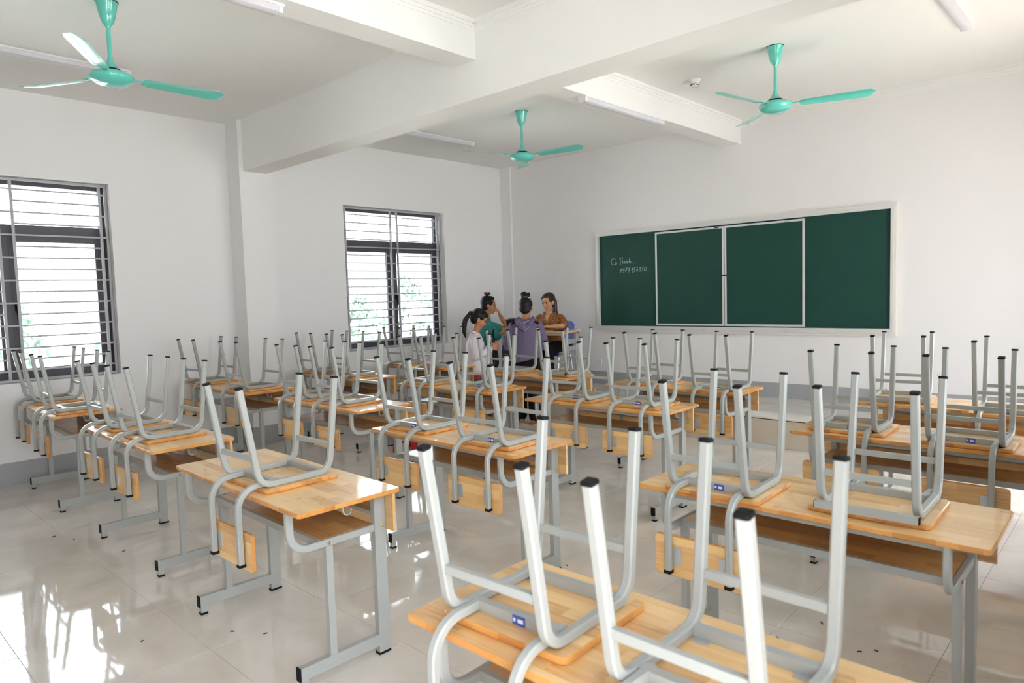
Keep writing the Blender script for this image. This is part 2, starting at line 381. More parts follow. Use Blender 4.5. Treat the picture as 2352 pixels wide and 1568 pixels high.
# ---------------------------------------------------------------- windows
def window(name, x, y0, y1, side, label, grille=True):
    # side +1: room lies at +x of the wall face x
    w = y1-y0; h = WZ1-WZ0; root = empty(name, (x, (y0+y1)/2, WZ0), 0 if side > 0 else PI, kind='structure', label=label)
    fx = -0.175; d = 0.05
    def bar(mb, ya, yb, za, zb, dx=0.0, dd=d): mb.box(fx-dd/2+dx, fx+dd/2+dx, ya, yb, za, zb)
    f = MB(); p = 0.055
    bar(f, -w/2, -w/2+p, 0, h); bar(f, w/2-p, w/2, 0, h); bar(f, -w/2+p, w/2-p, 0, p); bar(f, -w/2+p, w/2-p, h-p, h)
    f.build('window_frame', M['winframe'], root)
    tz0, tz1 = h*0.722, h*0.775
    f = MB(); bar(f, -w/2+p, w/2-p, tz0, tz1); f.build('transom', M['winframe'], root)
    f = MB(); bar(f, -0.022, 0.022, p, tz0); f.build('mullion', M['winframe'], root)
    f = MB(); f.box(fx-0.003, fx+0.003, -w/2+p, w/2-p, tz1, h-p); f.build('transom_pane', M['glass'], root)
    for s in (-1, 1):
        a, b_ = (-w/2+p, -0.022) if s < 0 else (0.022, w/2-p)
        q = 0.055; f = MB()
        bar(f, a, a+q, p, tz0, 0.008, 0.042); bar(f, b_-q, b_, p, tz0, 0.008, 0.042); bar(f, a+q, b_-q, p, p+q, 0.008, 0.042); bar(f, a+q, b_-q, tz0-q, tz0, 0.008, 0.042)
        so = f.build('sash', M['winframe'], root)
        f = MB(); f.box(fx+0.003, fx+0.009, a+q, b_-q, p+q, tz0-q); f.build('pane', M['glass'], so)
        if s > 0:
            f = MB(); f.box(fx+0.03, fx+0.05, a+0.012, a+0.034, 0.62, 0.70); f.sweep([(fx+0.06, a+0.023, 0.67), (fx+0.062, a+0.03, 0.55)], 0.014, 0.018); f.build('handle', M['black'], so)
    if not grille: return
    g = empty('grille'); g.parent = root; gx = -0.08
    e = 0.022; t = 0.0145
    def put(ya, yb, za, zb, tt): MB().box(gx-tt/2, gx+tt/2, ya, yb, za, zb).build('grille_bar', M['grille'], g)
    gw = w/2-0.004
    put(-gw, -gw+e, 0.004, h-0.004, e); put(gw-e, gw, 0.004, h-0.004, e); put(-gw+e, gw-e, 0.004, 0.004+e, e); put(-gw+e, gw-e, h-0.004-e, h-0.004, e)
    v1, v2 = 0.735*w/1.6, 0.052*w/1.6
    for v in (-v1, -v2, v2, v1): put(v-e/2, v+e/2, 0.004+e, h-0.004-e, e)
    for k in range(1, 18):
        z = h*k/18
        if k % 2: put(-gw+e, gw-e, z-t/2, z+t/2, t)
        else:
            put(-v1, -v2, z-t/2, z+t/2, t); put(v2, v1, z-t/2, z+t/2, t)
window('window_1', XL, *WINS[0], 1, 'barred window with dark frame near the back of the room')
window('window_2', XL, *WINS[1], 1, 'barred window with dark frame beside the standing women')
for n, k in ((3, 1), (4, 2)):
    window('window_%d' % n, XR, ROPEN[k][0], ROPEN[k][1], -1, 'plain dark-framed window in the corridor wall, %s' % ('back half' if n == 3 else 'front half'), grille=False)
for n, k in ((1, 0), (2, 3)):
    y0, y1, z0, z1 = ROPEN[k]
    d = empty('door_%d' % n, (XR+WT, (y0+y1)/2, 0), kind='structure', label='open doorway in the corridor wall, %s' % ('back' if n == 1 else 'front'))
    w = (y1-y0)/2
    MB().box(-WT, 0, -w, -w+0.045, 0, z1).box(-WT, 0, w-0.045, w, 0, z1).box(-WT, 0, -w+0.045, w-0.045, z1-0.045, z1).build('door_frame', M['winframe'], d)
struct(MB().box(XR, XR+2.2, -3, 11, -0.16, -0.004), 'corridor_slab', M['tile_riser'], label='pale corridor slab outside the doorways')

# ---------------------------------------------------------------- outside
M['yard'] = mat('pale_yard', (0.42, 0.41, 0.39), 0.9, 0.1, noise=0.15, nscale=0.4)
tag(MB().box(-70, 40, -60, 70, -0.9, -0.6).build('ground', M['yard']), label='pale bare ground outside the windows', kind='structure')
M['leaf'] = mat('foliage', (0.17, 0.235, 0.19), 0.7, 0.2, noise=0.5, nscale=3)
M['bark'] = mat('bark', (0.10, 0.07, 0.05), 0.9, 0.1)
def bush(x, y, h, r, label, seed):
    rnd = random.Random(seed)
    root = empty('tree', (x, y, -0.6), rnd.random()*6, label=label, cat='tree', group='trees outside the windows')
    MB().tube([(0, 0, 0), (0.05, 0, h*0.25), (0.02, 0.04, h*0.55)], 0.10, 8, r1=0.05).build('trunk', M['bark'], root)
    mb = MB()
    for k in range(420):
        a = rnd.random()*2*PI; u = rnd.random()**0.5; zz = rnd.random()
        rr = r*u*(0.55+0.45*math.sin(PI*min(1, 0.25+0.75*zz)))
        c = Vector((rr*math.cos(a), rr*math.sin(a), h*(0.18+0.82*zz)*(1-0.25*u*u)))
        s = 0.10+0.16*rnd.random()
        m_ = Matrix.Translation(c) @ Euler((rnd.random()*6, rnd.random()*6, rnd.random()*6)).to_matrix().to_4x4()
        mb.add([m_ @ Vector(p) for p in ((-s, 0, 0), (0, -s*0.45, s*0.15), (s, 0, 0), (0, s*0.45, s*0.15))], [(0, 1, 2, 3)])
    o = mb.build('crown', M['leaf'], root); o['kind'] = 'stuff'
TREES = [(-21, 0.2, 2.5, 1.25), (-22, 3.6, 2.9, 1.4), (-20.5, 6.9, 2.3, 1.25), (-22.5, 10.5, 3.0, 1.4), (-21, 13.9, 2.5, 1.3), (-22, 17.4, 3.1, 1.45), (-21.5, 20.9, 2.6, 1.3)]
ORD = ['first', 'second', 'third', 'fourth', 'fifth', 'sixth', 'seventh']
for k, (x, y, h, r) in enumerate(TREES):
    bush(x, y, h, r, 'hazy green bushy tree outside, %s along the row behind the window bars' % ORD[k], 11+k)

# ---------------------------------------------------------------- chalkboard
def chalkboard():
    X0, X1, Z0, Z1 = -5.43, -1.835, 0.992, 2.292
    cx, cz = (X0+X1)/2, (Z0+Z1)/2
    root = empty('chalkboard', (cx, YF, Z0), label='long green sliding chalkboard in a silver frame on the front wall', cat='chalkboard')
    L = lambda x: x-cx
    def bx(mb, x0, x1, y0, y1, z0, z1): mb.box(L(x0), L(x1), y0-YF, y1-YF, z0-Z0, z1-Z0); return mb
    bx(MB(), X0+0.02, X1-0.02, YF-0.012, YF-0.002, Z0+0.02, Z1-0.02).build('backing', M['white'], root)
    # cream outer trim
    t = MB(); e = 0.03
    bx(t, X0, X1, YF-0.045, YF-0.001, Z1-e, Z1); bx(t, X0, X1, YF-0.045, YF-0.001, Z0, Z0+e); bx(t, X0, X0+e, YF-0.045, YF-0.001, Z0+e, Z1-e); bx(t, X1-e, X1, YF-0.045, YF-0.001, Z0+e, Z1-e)
    t.build('outer_trim', M['cream'], root)
    f = MB(); a0, a1, c0, c1 = X0+0.022, X1-0.022, Z0+0.024, Z1-0.022; w = 0.042
    bx(f, a0, a1, YF-0.058, YF-0.012, c1-0.032, c1); bx(f, a0, a1, YF-0.062, YF-0.012, c0, c0+0.05); bx(f, a0, a0+w, YF-0.058, YF-0.012, c0+0.05, c1-0.032); bx(f, a1-0.026, a1, YF-0.058, YF-0.012, c0+0.05, c1-0.032)
    f.build('frame', M['alu'], root)
    bx(MB(), X0+0.03, -3.62, YF-0.024, YF-0.014, Z0+0.03, Z1-0.03).build('fixed_panel', M['board'], root)
    p2 = bx(MB(), -3.62, X1-0.03, YF-0.024, YF-0.014, Z0+0.03, Z1-0.03).build('fixed_panel', M['board'], root)
    # two sliding leaves
    for x0, x1, s in ((-4.512, -3.612, 1), (-3.604, -2.706, -1)):
        z0, z1 = 1.078, 2.222
        so = bx(MB(), x0+0.014, x1-0.014, YF-0.046, YF-0.036, z0+0.014, z1-0.014).build('sliding_panel', M['board'], root)
        r = MB(); q = 0.022
        bx(r, x0, x1, YF-0.050, YF-0.032, z1-q, z1); bx(r, x0, x1, YF-0.050, YF-0.032, z0, z0+q); bx(r, x0, x0+q, YF-0.050, YF-0.032, z0+q, z1-q); bx(r, x1-q, x1, YF-0.050, YF-0.032, z0+q, z1-q)
        r.build('panel_frame', M['alu'], so)
        k = MB(); kx = x1-0.012 if s > 0 else x0+0.012
        bx(k, kx-0.014, kx+0.014, YF-0.062, YF-0.050, 1.655, 1.67); k.build('handle', M['black'], so)
        st = MB()
        if s > 0: bx(st, -3.73, -3.67, YF-0.0505, YF-0.050, z1-0.018, z1-0.003); st.build('sticker', M['blue_label'], so)
        st = MB(); xx = -3.90 if s > 0 else -2.92
        bx(st, xx, xx+0.06, YF-0.0505, YF-0.050, z1-0.017, z1-0.004); bx(st, xx, xx+0.05, YF-0.063, YF-0.0622, c0+0.012, c0+0.02)
        st.build('sticker', M['galv'], so)
    # chalk handwriting
    ch = MB(); STROKES = [[(-5.136,1.939),(-5.148,1.948),(-5.164,1.94),(-5.178,1.918),(-5.183,1.893),(-5.177,1.866),(-5.156,1.853),(-5.131,1.864),(-5.122,1.878)],[(-5.11,1.891),(-5.122,1.881),(-5.122,1.863),(-5.112,1.858),(-5.1,1.868),(-5.098,1.882),(-5.11,1.891)],[(-5.119,1.921),(-5.105,1.929)],[(-5.057,1.929),(-5.043,1.941),(-5.005,1.946)],[(-5.04,1.939),(-5.042,1.857),(-5.052,1.851)],[(-5.011,1.944),(-5.016,1.872)],[(-5.015,1.884),(-5.005,1.895),(-5.002,1.866)],[(-4.976,1.893),(-4.987,1.882),(-4.984,1.868),(-4.973,1.873),(-4.971,1.895),(-4.97,1.867)],[(-4.954,1.897),(-4.953,1.866)],[(-4.953,1.883),(-4.939,1.897),(-4.935,1.862),(-4.926,1.87)],[(-4.901,1.941),(-4.91,1.895),(-4.913,1.87)],[(-4.911,1.881),(-4.901,1.889),(-4.898,1.866)],[(-4.892,1.883),(-4.882,1.891),(-4.889,1.871),(-4.876,1.869)],[(-4.846,1.862),(-4.843,1.859)],[(-5.029,1.804),(-5.041,1.794),(-5.047,1.765),(-5.04,1.759),(-5.03,1.782),(-5.029,1.804)],[(-4.988,1.804),(-5.004,1.8),(-5.007,1.786),(-4.995,1.783),(-4.985,1.808),(-4.987,1.766),(-5.0,1.755)],[(-4.963,1.808),(-4.941,1.812),(-4.956,1.79),(-4.966,1.756)],[(-4.972,1.779),(-4.946,1.784)],[(-4.922,1.808),(-4.896,1.811),(-4.908,1.788),(-4.918,1.753)],[(-4.933,1.783),(-4.899,1.788)],[(-4.852,1.805),(-4.869,1.797),(-4.873,1.78),(-4.861,1.782),(-4.849,1.804),(-4.856,1.76),(-4.868,1.746)],[(-4.816,1.808),(-4.834,1.807),(-4.836,1.784),(-4.821,1.775),(-4.825,1.758),(-4.84,1.758)],[(-4.779,1.812),(-4.796,1.788),(-4.802,1.766),(-4.792,1.76),(-4.779,1.773),(-4.795,1.777)],[(-4.755,1.803),(-4.739,1.809),(-4.742,1.794),(-4.757,1.783),(-4.744,1.777),(-4.743,1.763),(-4.756,1.757)],[(-4.696,1.811),(-4.713,1.809),(-4.716,1.787),(-4.707,1.781),(-4.708,1.764),(-4.723,1.759)],[(-4.674,1.803),(-4.692,1.786),(-4.687,1.762),(-4.675,1.759),(-4.655,1.776),(-4.653,1.795),(-4.667,1.808),(-4.683,1.808)],[(-4.62,1.759),(-4.617,1.756)]]
    for s_ in STROKES:
        for k in range(len(s_)-1):
            (ax, az), (bx_, bz) = s_[k], s_[k+1]
            d = Vector((bx_-ax, 0, bz-az)); n = Vector((-d.z, 0, d.x)).normalized()*0.0021; d = d.normalized()*0.001
            A = Vector((L(ax), -0.0248, az-Z0)); B = Vector((L(bx_), -0.0248, bz-Z0))
            ch.add([A-n-d, B-n+d, B+n+d, A+n-d], [(0, 1, 2, 3)])
    tag(ch.build('chalk_writing', M['chalk'], root), label='pale blue chalk handwriting with a name and digits')
chalkboard()

# ---------------------------------------------------------------- lamps, fans, detector, sockets
def lamp(loc, ln, label, z, half=1):
    root = empty('ceiling_light', (loc[0], loc[1], z), label=label, cat='light', group='batten lights on ceiling and beams')
    MB().box(-0.045, 0.045, -ln/2, ln/2, -0.012, 0).build('base_plate', M['white'], root)
    pr = [(-0.036, -0.012), (0.036, -0.012), (0.030, -0.040), (0.014, -0.052), (-0.014, -0.052), (-0.030, -0.040)]
    n = len(pr); mb = MB(); y0, y1 = -ln/2+0.03, ln/2-0.03
    mb.add([(x, y0, zz) for x, zz in pr]+[(x, y1, zz) for x, zz in pr], [tuple(range(n)), tuple(range(2*n-1, n-1, -1))]+[(i, n+i, n+(i+1) % n, (i+1) % n) for i in range(n)])
    mb.build('diffuser', M['diff'], root, 40)
    for s in (-1, 1):
        y = s*(ln/2-0.018)
        MB().box(-0.037, 0.037, y-0.012, y+0.012, -0.046, -0.010).build('end_cap', M['white'], root)
lamp((-6.03, 1.44), 1.24, 'batten light on the ceiling behind the fan nearest the back window', ZC)
lamp((-3.53, 1.375), 1.24, 'batten light under the shallow beam at the top edge', 3.12)
lamp((-3.46, 5.235), 1.25, 'batten light under the shallow beam ending above the chalkboard', 3.12)
lamp((-6.15, 5.34), 1.24, 'slim batten light on the ceiling above the front barred window', ZC)
lamp((-1.045, 5.46), 1.25, 'batten light on the ceiling at the top right corner of view', ZC)

def make_fan():
    root = empty('ceiling_fan')
    MB().lathe([(0.062, 0), (0.064, -0.006), (0.060, -0.012), (0.046, -0.085), (0.034, -0.125), (0.016, -0.148), (0.013, -0.158)], 28).build('canopy', M['teal'], root, 40)
    MB().lathe([(0.058, 0.0), (0.066, -0.001), (0.066, -0.004), (0.058, -0.005)], 24).build('canopy_gasket', M['black'], root)
    MB().lathe([(0.0125, -0.15), (0.0125, -0.345)], 16).build('down_rod', M['teal'], root, 40)
    MB().lathe([(0.014, -0.335), (0.017, -0.35), (0.026, -0.375), (0.042, -0.395), (0.055, -0.406)], 24).build('lower_cup', M['teal'], root, 40)
    m = MB().lathe([(0.056, -0.408), (0.058, -0.412), (0.056, -0.418)], 24).build('motor_gasket', M['black'], root)
    MB().lathe([(0.05, -0.416), (0.085, -0.424), (0.112, -0.436), (0.124, -0.452), (0.122, -0.466), (0.108, -0.484), (0.078, -0.500), (0.04, -0.507), (0.0, -0.509)], 36).build('motor_housing', M['teal'], root, 50)
    for k in range(3):
        a = 2*PI*k/3; R_ = Matrix.Rotation(a, 4, 'Z') @ Matrix.Translation((0, 0, -0.448))
        # cambered blade: root at r=.175, tip at r=.70, width grows outwards, rounded tip, pitched
        mb = MB(); nx, ny = 14, 6; th = 0.0016; top = []
        for i in range(nx+1):
            t = i/nx; r = 0.178+0.522*t
            wl = 0.046+0.012*t; wt = 0.046+0.024*t
            if t > 0.84:
                q = math.sqrt(max(0, 1-((t-0.84)/0.16)**2)); wl *= q; wt *= q
            if t < 0.05: wl *= 0.75; wt *= 0.75
            row = []
            for j in range(ny+1):
                s = j/ny; y = -wl+(wl+wt)*s
                z = -0.21*y - 2.0*y*y + 0.010*t
                row.append((r, y, z))
            top.append(row)
        V_ = [R_ @ Vector(p) for row in top for p in row]+[R_ @ Vector((p[0], p[1], p[2]-th)) for row in top for p in row]
        W = ny+1; NN = (nx+1)*W; F = []
        for i in range(nx):
            for j in range(ny):
                q = (i*W+j, i*W+j+1, (i+1)*W+j+1, (i+1)*W+j); F.append(q); F.append(tuple(NN+x for x in reversed(q)))
        for i in range(nx):
            F.append((i*W, (i+1)*W, NN+(i+1)*W, NN+i*W)); F.append((i*W+ny, NN+i*W+ny, NN+(i+1)*W+ny, (i+1)*W+ny))
        for j in range(ny): F.append((j, NN+j, NN+j+1, j+1)); F.append((nx*W+j, nx*W+j+1, NN+nx*W+j+1, NN+nx*W+j))
        mb.add(V_, F); bl = mb.build('blade', M['teal'], root, 35)
        br = MB().box(0.095, 0.205, -0.012, 0.012, -0.001, 0.004, mat=R_).box(0.105, 0.118, -0.016, 0.016, 0.0, 0.010, mat=R_)
        for bx_ in (0.188, 0.20): br.box(bx_-0.004, bx_+0.004, -0.006, 0.006, 0.004, 0.010, mat=R_)
        br.build('blade_bracket', M['teal'], bl)
    return root
fan0 = make_fan()
for i, (x, y, a, lb) in enumerate(((-4.745, 1.512, 88.0, 'teal three-blade ceiling fan above the back desks, closest to the camera'), (-4.781, 5.342, 10.6, 'teal three-blade ceiling fan above the standing women'), (-2.203, 5.453, 17.2, 'teal three-blade ceiling fan above the chalkboard'))):
    o = fan0 if i == 0 else copy_tree(fan0)
    o.location = (x, y, ZC); o.rotation_euler = (0, 0, math.radians(a)); tag(o, lb, 'fan', 'teal ceiling fans')

sd = empty('smoke_detector', (-3.05, 5.745, ZC), label='small round white smoke detector on the ceiling', cat='detector')
MB().lathe([(0.055, 0), (0.056, -0.010), (0.050, -0.016), (0.0, -0.016)], 24).build('base', M['white'], sd, 40)
MB().lathe([(0.044, -0.016), (0.043, -0.034), (0.034, -0.040), (0.034, -0.052), (0.022, -0.060), (0.0, -0.061)], 24).build('head', M['white'], sd, 40)
v_ = MB()
for k in range(10):
    R_ = Matrix.Rotation(2*PI*k/10, 4, 'Z'); v_.box(0.033, 0.0352, -0.008, 0.008, -0.050, -0.042, mat=R_)
v_.build('vent', M['black'], sd)

def socket(x, z, label, n):
    root = empty('wall_socket', (x, YF, z), label=label, cat='socket')
    MB().slab(0.118, 0.072, 0, 0.010, 0.006, 0.002, mat=Matrix.Rotation(PI/2, 4, 'X')).build('plate', M['white'], root)
    h = MB()
    for s in ((0,) if n == 1 else (-0.026, 0.026)):
        for dx, dz in ((-0.006, 0.006), (-0.006, -0.006), (0.008, 0)): h.box(s+dx-0.002, s+dx+0.002, -0.0108, -0.0098, dz-0.003, dz+0.003)
    h.build('socket_hole', M['black'], root)
socket(-5.44, 0.572, 'white wall socket between the blue chair and the chalkboard', 1)
socket(-1.50, 0.632, 'white double wall socket below the chalkboard end, behind upturned chair legs', 2)

# ---------------------------------------------------------------- student desks
DW, DD, DZ = 1.2, 0.466, 0.729
def make_desk():
    root = empty('student_desk')
    T = MB().slab(DW, DD, DZ-0.019, DZ, 0.018, 0.003, side=1).build('tabletop', [M['top'], M['edge']], root)
    for s in (-1, 1):
        x = s*0.487
        MB().box(x-0.014, x+0.014, 0.163, 0.217, 0.008, DZ-0.02).build('rear_post', M['paint'], root)
        MB().box(x-0.0155, x+0.0155, 0.161, 0.219, 0.0, 0.010).build('foot_cap', M['black'], root)
        fb = MB().box(x-0.014, x+0.014, -0.203, 0.163, 0.040, 0.090).box(x-0.013, x+0.013, -0.198, -0.170, 0.008, 0.040).build('floor_bar', M['paint'], root)
        MB().box(x-0.015, x+0.015, -0.207, -0.201, 0.038, 0.092).build('bar_end_cap', M['black'], fb)
        MB().box(x-0.0145, x+0.0145, -0.2, -0.168, 0.0, 0.010).build('foot_cap', M['black'], fb)
        MB().box(x-0.0125, x+0.0125, -0.068, -0.038, 0.090, 0.538).build('front_strut', M['paint'], root)
        J = MB().sweep(fillet([(x, -0.214, DZ-0.02), (x, -0.214, 0.551), (x, 0.163, 0.551)], 0.075, 7), 0.022, 0.030).build('support_tube', M['paint'], root, 30)
        MB().lathe([(0, 0.0), (0.006, 0.0), (0.006, 0.003), (0.003, 0.005), (0, 0.005)], 8).build('bolt', M['copper'], J).matrix_local = Matrix.Translation((x+s*0.011, -0.053, 0.549)) @ Matrix.Rotation(s*PI/2, 4, 'Y')
        MB().lathe([(0, 0.0), (0.006, 0.0), (0.006, 0.003), (0.003, 0.005), (0, 0.005)], 8).build('bolt', M['brass'], J).matrix_local = Matrix.Translation((x+s*0.014, 0.20, 0.555)) @ Matrix.Rotation(s*PI/2, 4, 'Y')
        hk = MB().sweep([(s*0.555, -0.02, DZ-0.019), (s*0.555, -0.02, DZ-0.05), (s*0.555, -0.013, DZ-0.062), (s*0.555, 0.0, DZ-0.066), (s*0.555, 0.013, DZ-0.060), (s*0.555, 0.018, DZ-0.045)], 0.014, 0.004)
        hk.build('bag_hook', M['paint'], root)
    MB().box(-0.473, 0.473, -0.196, -0.176, DZ-0.043, DZ-0.019).build('apron_rail', M['paint'], root)
    MB().box(-0.476, 0.476, -0.098, -0.078, 0.538, 0.566).build('shelf_rail', M['paint'], root)
    MB().box(-0.473, 0.473, 0.168, 0.188, 0.600, 0.616).box(-0.013, 0.013, 0.172, 0.192, 0.560, DZ-0.02).build('rear_rail', M['paint'], root)
    MB().box(-0.476, 0.476, -0.078, 0.166, 0.553, 0.566).build('shelf', M['shelf'], root)
    P = MB().box(-0.555, 0.555, 0.2185, 0.2335, 0.535, DZ-0.021).build('modesty_panel', M['panel'], root)
    return root
def make_chair(rev=False):
    # built upside down: z = 0 is the desktop it rests on
    root = empty('upturned_chair'); t = 0.025; zf = 0.018+t/2+0.0005
    seat = MB().slab(0.376, 0.342, 0.0006, 0.018, 0.02, 0.003, side=1).build('seat', [M['top'], M['edge']], root)
    for s in (-1, 1):
        x = s*0.1463
        path = fillet([(x, -0.243, 0.437), (x, -0.176, zf), (x, 0.150, zf), (x, 0.196, 0.437)], 0.062, 7)
        sf = MB().sweep(path, t, t).build('side_frame', M['paint'], root, 30)
        for y, dy in ((-0.243, -0.067), (0.196, 0.046)):
            d = Vector((0, dy, 0.42)).normalized(); q = Matrix.Translation((x, y, 0.437)) @ Vector((0, 0, 1)).rotation_difference(d).to_matrix().to_4x4()
            MB().slab(t+0.003, t+0.003, -0.001, 0.009, 0.005, 0.002, mat=q, seg=2).build('foot_cap', M['black'], sf)
        xb = s*0.1205
        bt = MB().sweep(fillet([(xb, -0.085, zf), (xb, -0.262, zf), (xb, -0.262, -0.280)], 0.085, 8), 0.0235, 0.0235).build('back_tube', M['paint'], root, 30)
        MB().box(xb-0.0135, xb+0.0135, -0.2755, -0.2485, -0.288, -0.276).build('tube_cap', M['black'], bt)
        MB().box(xb-s*0.012, xb-s*0.045, -0.2495, -0.2465, -0.255, -0.190).build('bracket', M['galv'], root)
        MB().box(x-s*0.055, x-s*0.020, 0.085, 0.103, 0.018, 0.0215).build('seat_clip', M['galv'], root)
    h = 0.1338
    for y, z in ((-0.196, 0.145), (0.164, 0.143)):
        MB().box(-h, h, y-0.008, y+0.008, z-0.010, z+0.010).build('stretcher', M['paint'], root)
    rr = MB().box(-h, h, -0.117, -0.093, zf-t/2, zf+t/2).build('rear_rail', M['paint'], root)
    if not rev:
        l = MB().box(-0.002, 0.036, -0.1177, -0.1169, zf-0.0115, zf+0.0115, 0).box(0.0, 0.007, -0.1180, -0.1176, zf-0.004, zf+0.004, 1).box(0.014, 0.030, -0.1180, -0.1176, zf-0.005, zf+0.004, 1)
        l.build('label_sticker', [M['blue_label'], M['white']], rr)
        MB().box(-h, h, 0.104, 0.128, zf-t/2, zf+t/2).build('front_rail', M['paint'], root)
    else:
        fr = MB().box(-0.158, 0.158, 0.168, 0.192, zf-t/2, zf+t/2).build('front_rail', M['paint'], root)
        for s in (-1, 1): MB().box(s*0.158, s*0.161, 0.169, 0.191, zf-t/2+0.001, zf+t/2-0.001).build('rail_cap', M['black'], fr)
    br = MB().slab(0.378, 0.158, -0.008, 0.008, 0.018, 0.003, mat=Matrix.Translation((0, -0.2385, -0.226)) @ Matrix.Rotation(PI/2, 4, 'X'), side=1).build('backrest', [M['back'], M['edge']], root)
    return root

DESKS = {1:(-6.373,1.545,-.031),2:(-4.511,1.546,.002),3:(-2.871,1.496,-.019),4:(-6.28,2.935,0),5:(-4.631,2.944,-.003),6:(-2.851,2.634,-.01),
 7:(-.925,2.59,.003),8:(-6.19,4.036,-.037),9:(-4.482,4.084,.007),10:(-2.85,4.029,.004),11:(-.841,3.974,.026),12:(-6.182,5.13,-.025),13:(-4.498,5.082,0),14:(-2.827,5.041,0),15:(-.836,5.118,0),16:(-.745,1.248,0)}
ROWS = [('back row', [1, 2, 3, 16]), ('third row', [4, 5, 6, 7]), ('second row', [8, 9, 10, 11]), ('front row', [12, 13, 14, 15])]
COLS = ['beside the window wall', 'second from the windows', 'third from the windows', 'farthest from the windows']
WHERE = {}
for rn, ds in ROWS:
    for c, d in zip(COLS, ds): WHERE[d] = (rn, c)
CHAIRS = [('1a',-6.763,1.55,-.028),('1b',-5.998,1.493,-.03),('2a',-4.889,1.513,.02),('2b',-4.316,1.519,.032),('3b',-2.803,1.451,.011),('4a',-6.846,2.939,.08),('4b',-5.939,2.921,.04),('5a',-4.949,2.916,-.009),('5b',-4.449,2.925,.002),('8a',-6.564,4.003,-.01),('8b',-5.932,3.976,-.017),('6a',-3.186,2.633,.008),('6b',-2.522,2.587,.023),('9a',-4.829,4.037,.028),('9b',-4.119,4.076,.032),('12a',-6.43,5.05,-.011),('12b',-5.82,5.007,-.02),('13a',-4.73,5.067,-.001),('13b',-4.13,5.157,-.004),('10a',-3.062,4.031,.039),('10b',-2.534,4.008,.033),('14a',-3.05,4.997,-.008),('14b',-2.404,4.904,-.004),('11a',-1.172,3.93,.019),('11b',-.632,3.903,.009),('15a',-1.226,5.022,.096),('15b',-.592,4.846,.01),('7a',-1.206,2.486,.024),('7b',-.686,2.582,.02),('16a',-1.075,1.214,.038),('16b',-.592,1.204,-.005)]
desk0 = make_desk()
for k, (n, (x, y, a)) in enumerate(DESKS.items()):
    o = desk0 if k == 0 else copy_tree(desk0)
    o.location = (x, y, 0); o.rotation_euler = (0, 0, a)
    rn, c = WHERE[n]
    tag(o, 'two-seat wooden school desk on grey frame, %s, %s' % (rn, c), 'desk', 'two-seat school desks in rows')
chair0, chairR = make_chair(), make_chair(True)
used = {False: False, True: False}
for nm, x, y, a in CHAIRS:
    n = int(nm[:-1]); rev = nm in ('7b', '13b', '15a')
    base = chairR if rev else chair0
    o = copy_tree(base) if used[rev] else base
    used[rev] = True
    dx, dy, da = DESKS[n]
    off = Vector((0, -0.023 if rev else 0.023, 0)); off.rotate(Euler((0, 0, a)))
    px, py_ = x+off.x, y+off.y
    # keep the hanging back tubes clear of the desk edge
    lx = (px-dx)*math.cos(da)+(py_-dy)*math.sin(da); ly = -(px-dx)*math.sin(da)+(py_-dy)*math.cos(da)
    slack = abs(a-da)*0.19
    if rev: ly = max(ly, 0.002+slack)
    else: ly = min(ly, -0.003-slack)
    px = dx+lx*math.cos(da)-ly*math.sin(da); py_ = dy+lx*math.sin(da)+ly*math.cos(da)
    o.location = (px, py_, DZ); o.rotation_euler = (0, 0, a+(PI if rev else 0))
    rn, c = WHERE[n]
    if n == 3: lab = 'lone upturned chair on the back row desk third from the windows'
    else: lab = 'upturned chair%s, %s half of %s desk %s' % (' with back turned away' if rev else '', 'window-side' if nm[-1] == 'a' else 'inner' if n not in (7, 11, 15, 16) else 'far-side', rn, c)
    tag(o, lab, 'chair', 'chairs upturned on the school desks')

# ---------------------------------------------------------------- red stools, bottle
def red_stool(x, y, rz, label):
    root = empty('plastic_stool', (x, y, 0), rz, label=label, cat='stool')
    MB().slab(0.25, 0.25, 0.235, 0.25, 0.03, 0.006).build('seat', M['red'], root, 40)
    for sx in (-1, 1):
        for sy in (-1, 1):
            q = [(sx*0.115, sy*0.115), (sx*0.075, sy*0.115), (sx*0.115, sy*0.075)]
            mb = MB()
            p0 = [(sx*0.138, sy*0.138, 0), (sx*0.100, sy*0.138, 0), (sx*0.100, sy*0.132, 0), (sx*0.132, sy*0.132, 0), (sx*0.132, sy*0.100, 0), (sx*0.138, sy*0.100, 0)]
            p1 = [(sx*0.118, sy*0.118, 0.236), (sx*0.060, sy*0.118, 0.236), (sx*0.060, sy*0.112, 0.236), (sx*0.112, sy*0.112, 0.236), (sx*0.112, sy*0.060, 0.236), (sx*0.118, sy*0.060, 0.236)]
            mb.add(p0+p1, [(0, 1, 2, 3, 4, 5), (11, 10, 9, 8, 7, 6)]+[(i, 6+i, 6+(i+1) % 6, (i+1) % 6) for i in range(6)])
            mb.build('leg', M['red'], root)
    a = MB()
    for s in (-1, 1):
        a.box(-0.11, 0.11, s*0.119-0.003, s*0.119+0.003, 0.19, 0.236); a.box(s*0.119-0.003, s*0.119+0.003, -0.11, 0.11, 0.19, 0.236)
        a.box(-0.115, 0.115, s*0.127-0.003, s*0.127+0.003, 0.10, 0.125); a.box(s*0.127-0.003, s*0.127+0.003, -0.115, 0.115, 0.10, 0.125)
    a.build('apron', M['red'], root)
red_stool(-5.33, 4.20, 0.25, 'low red plastic stool on the floor between the desk columns')

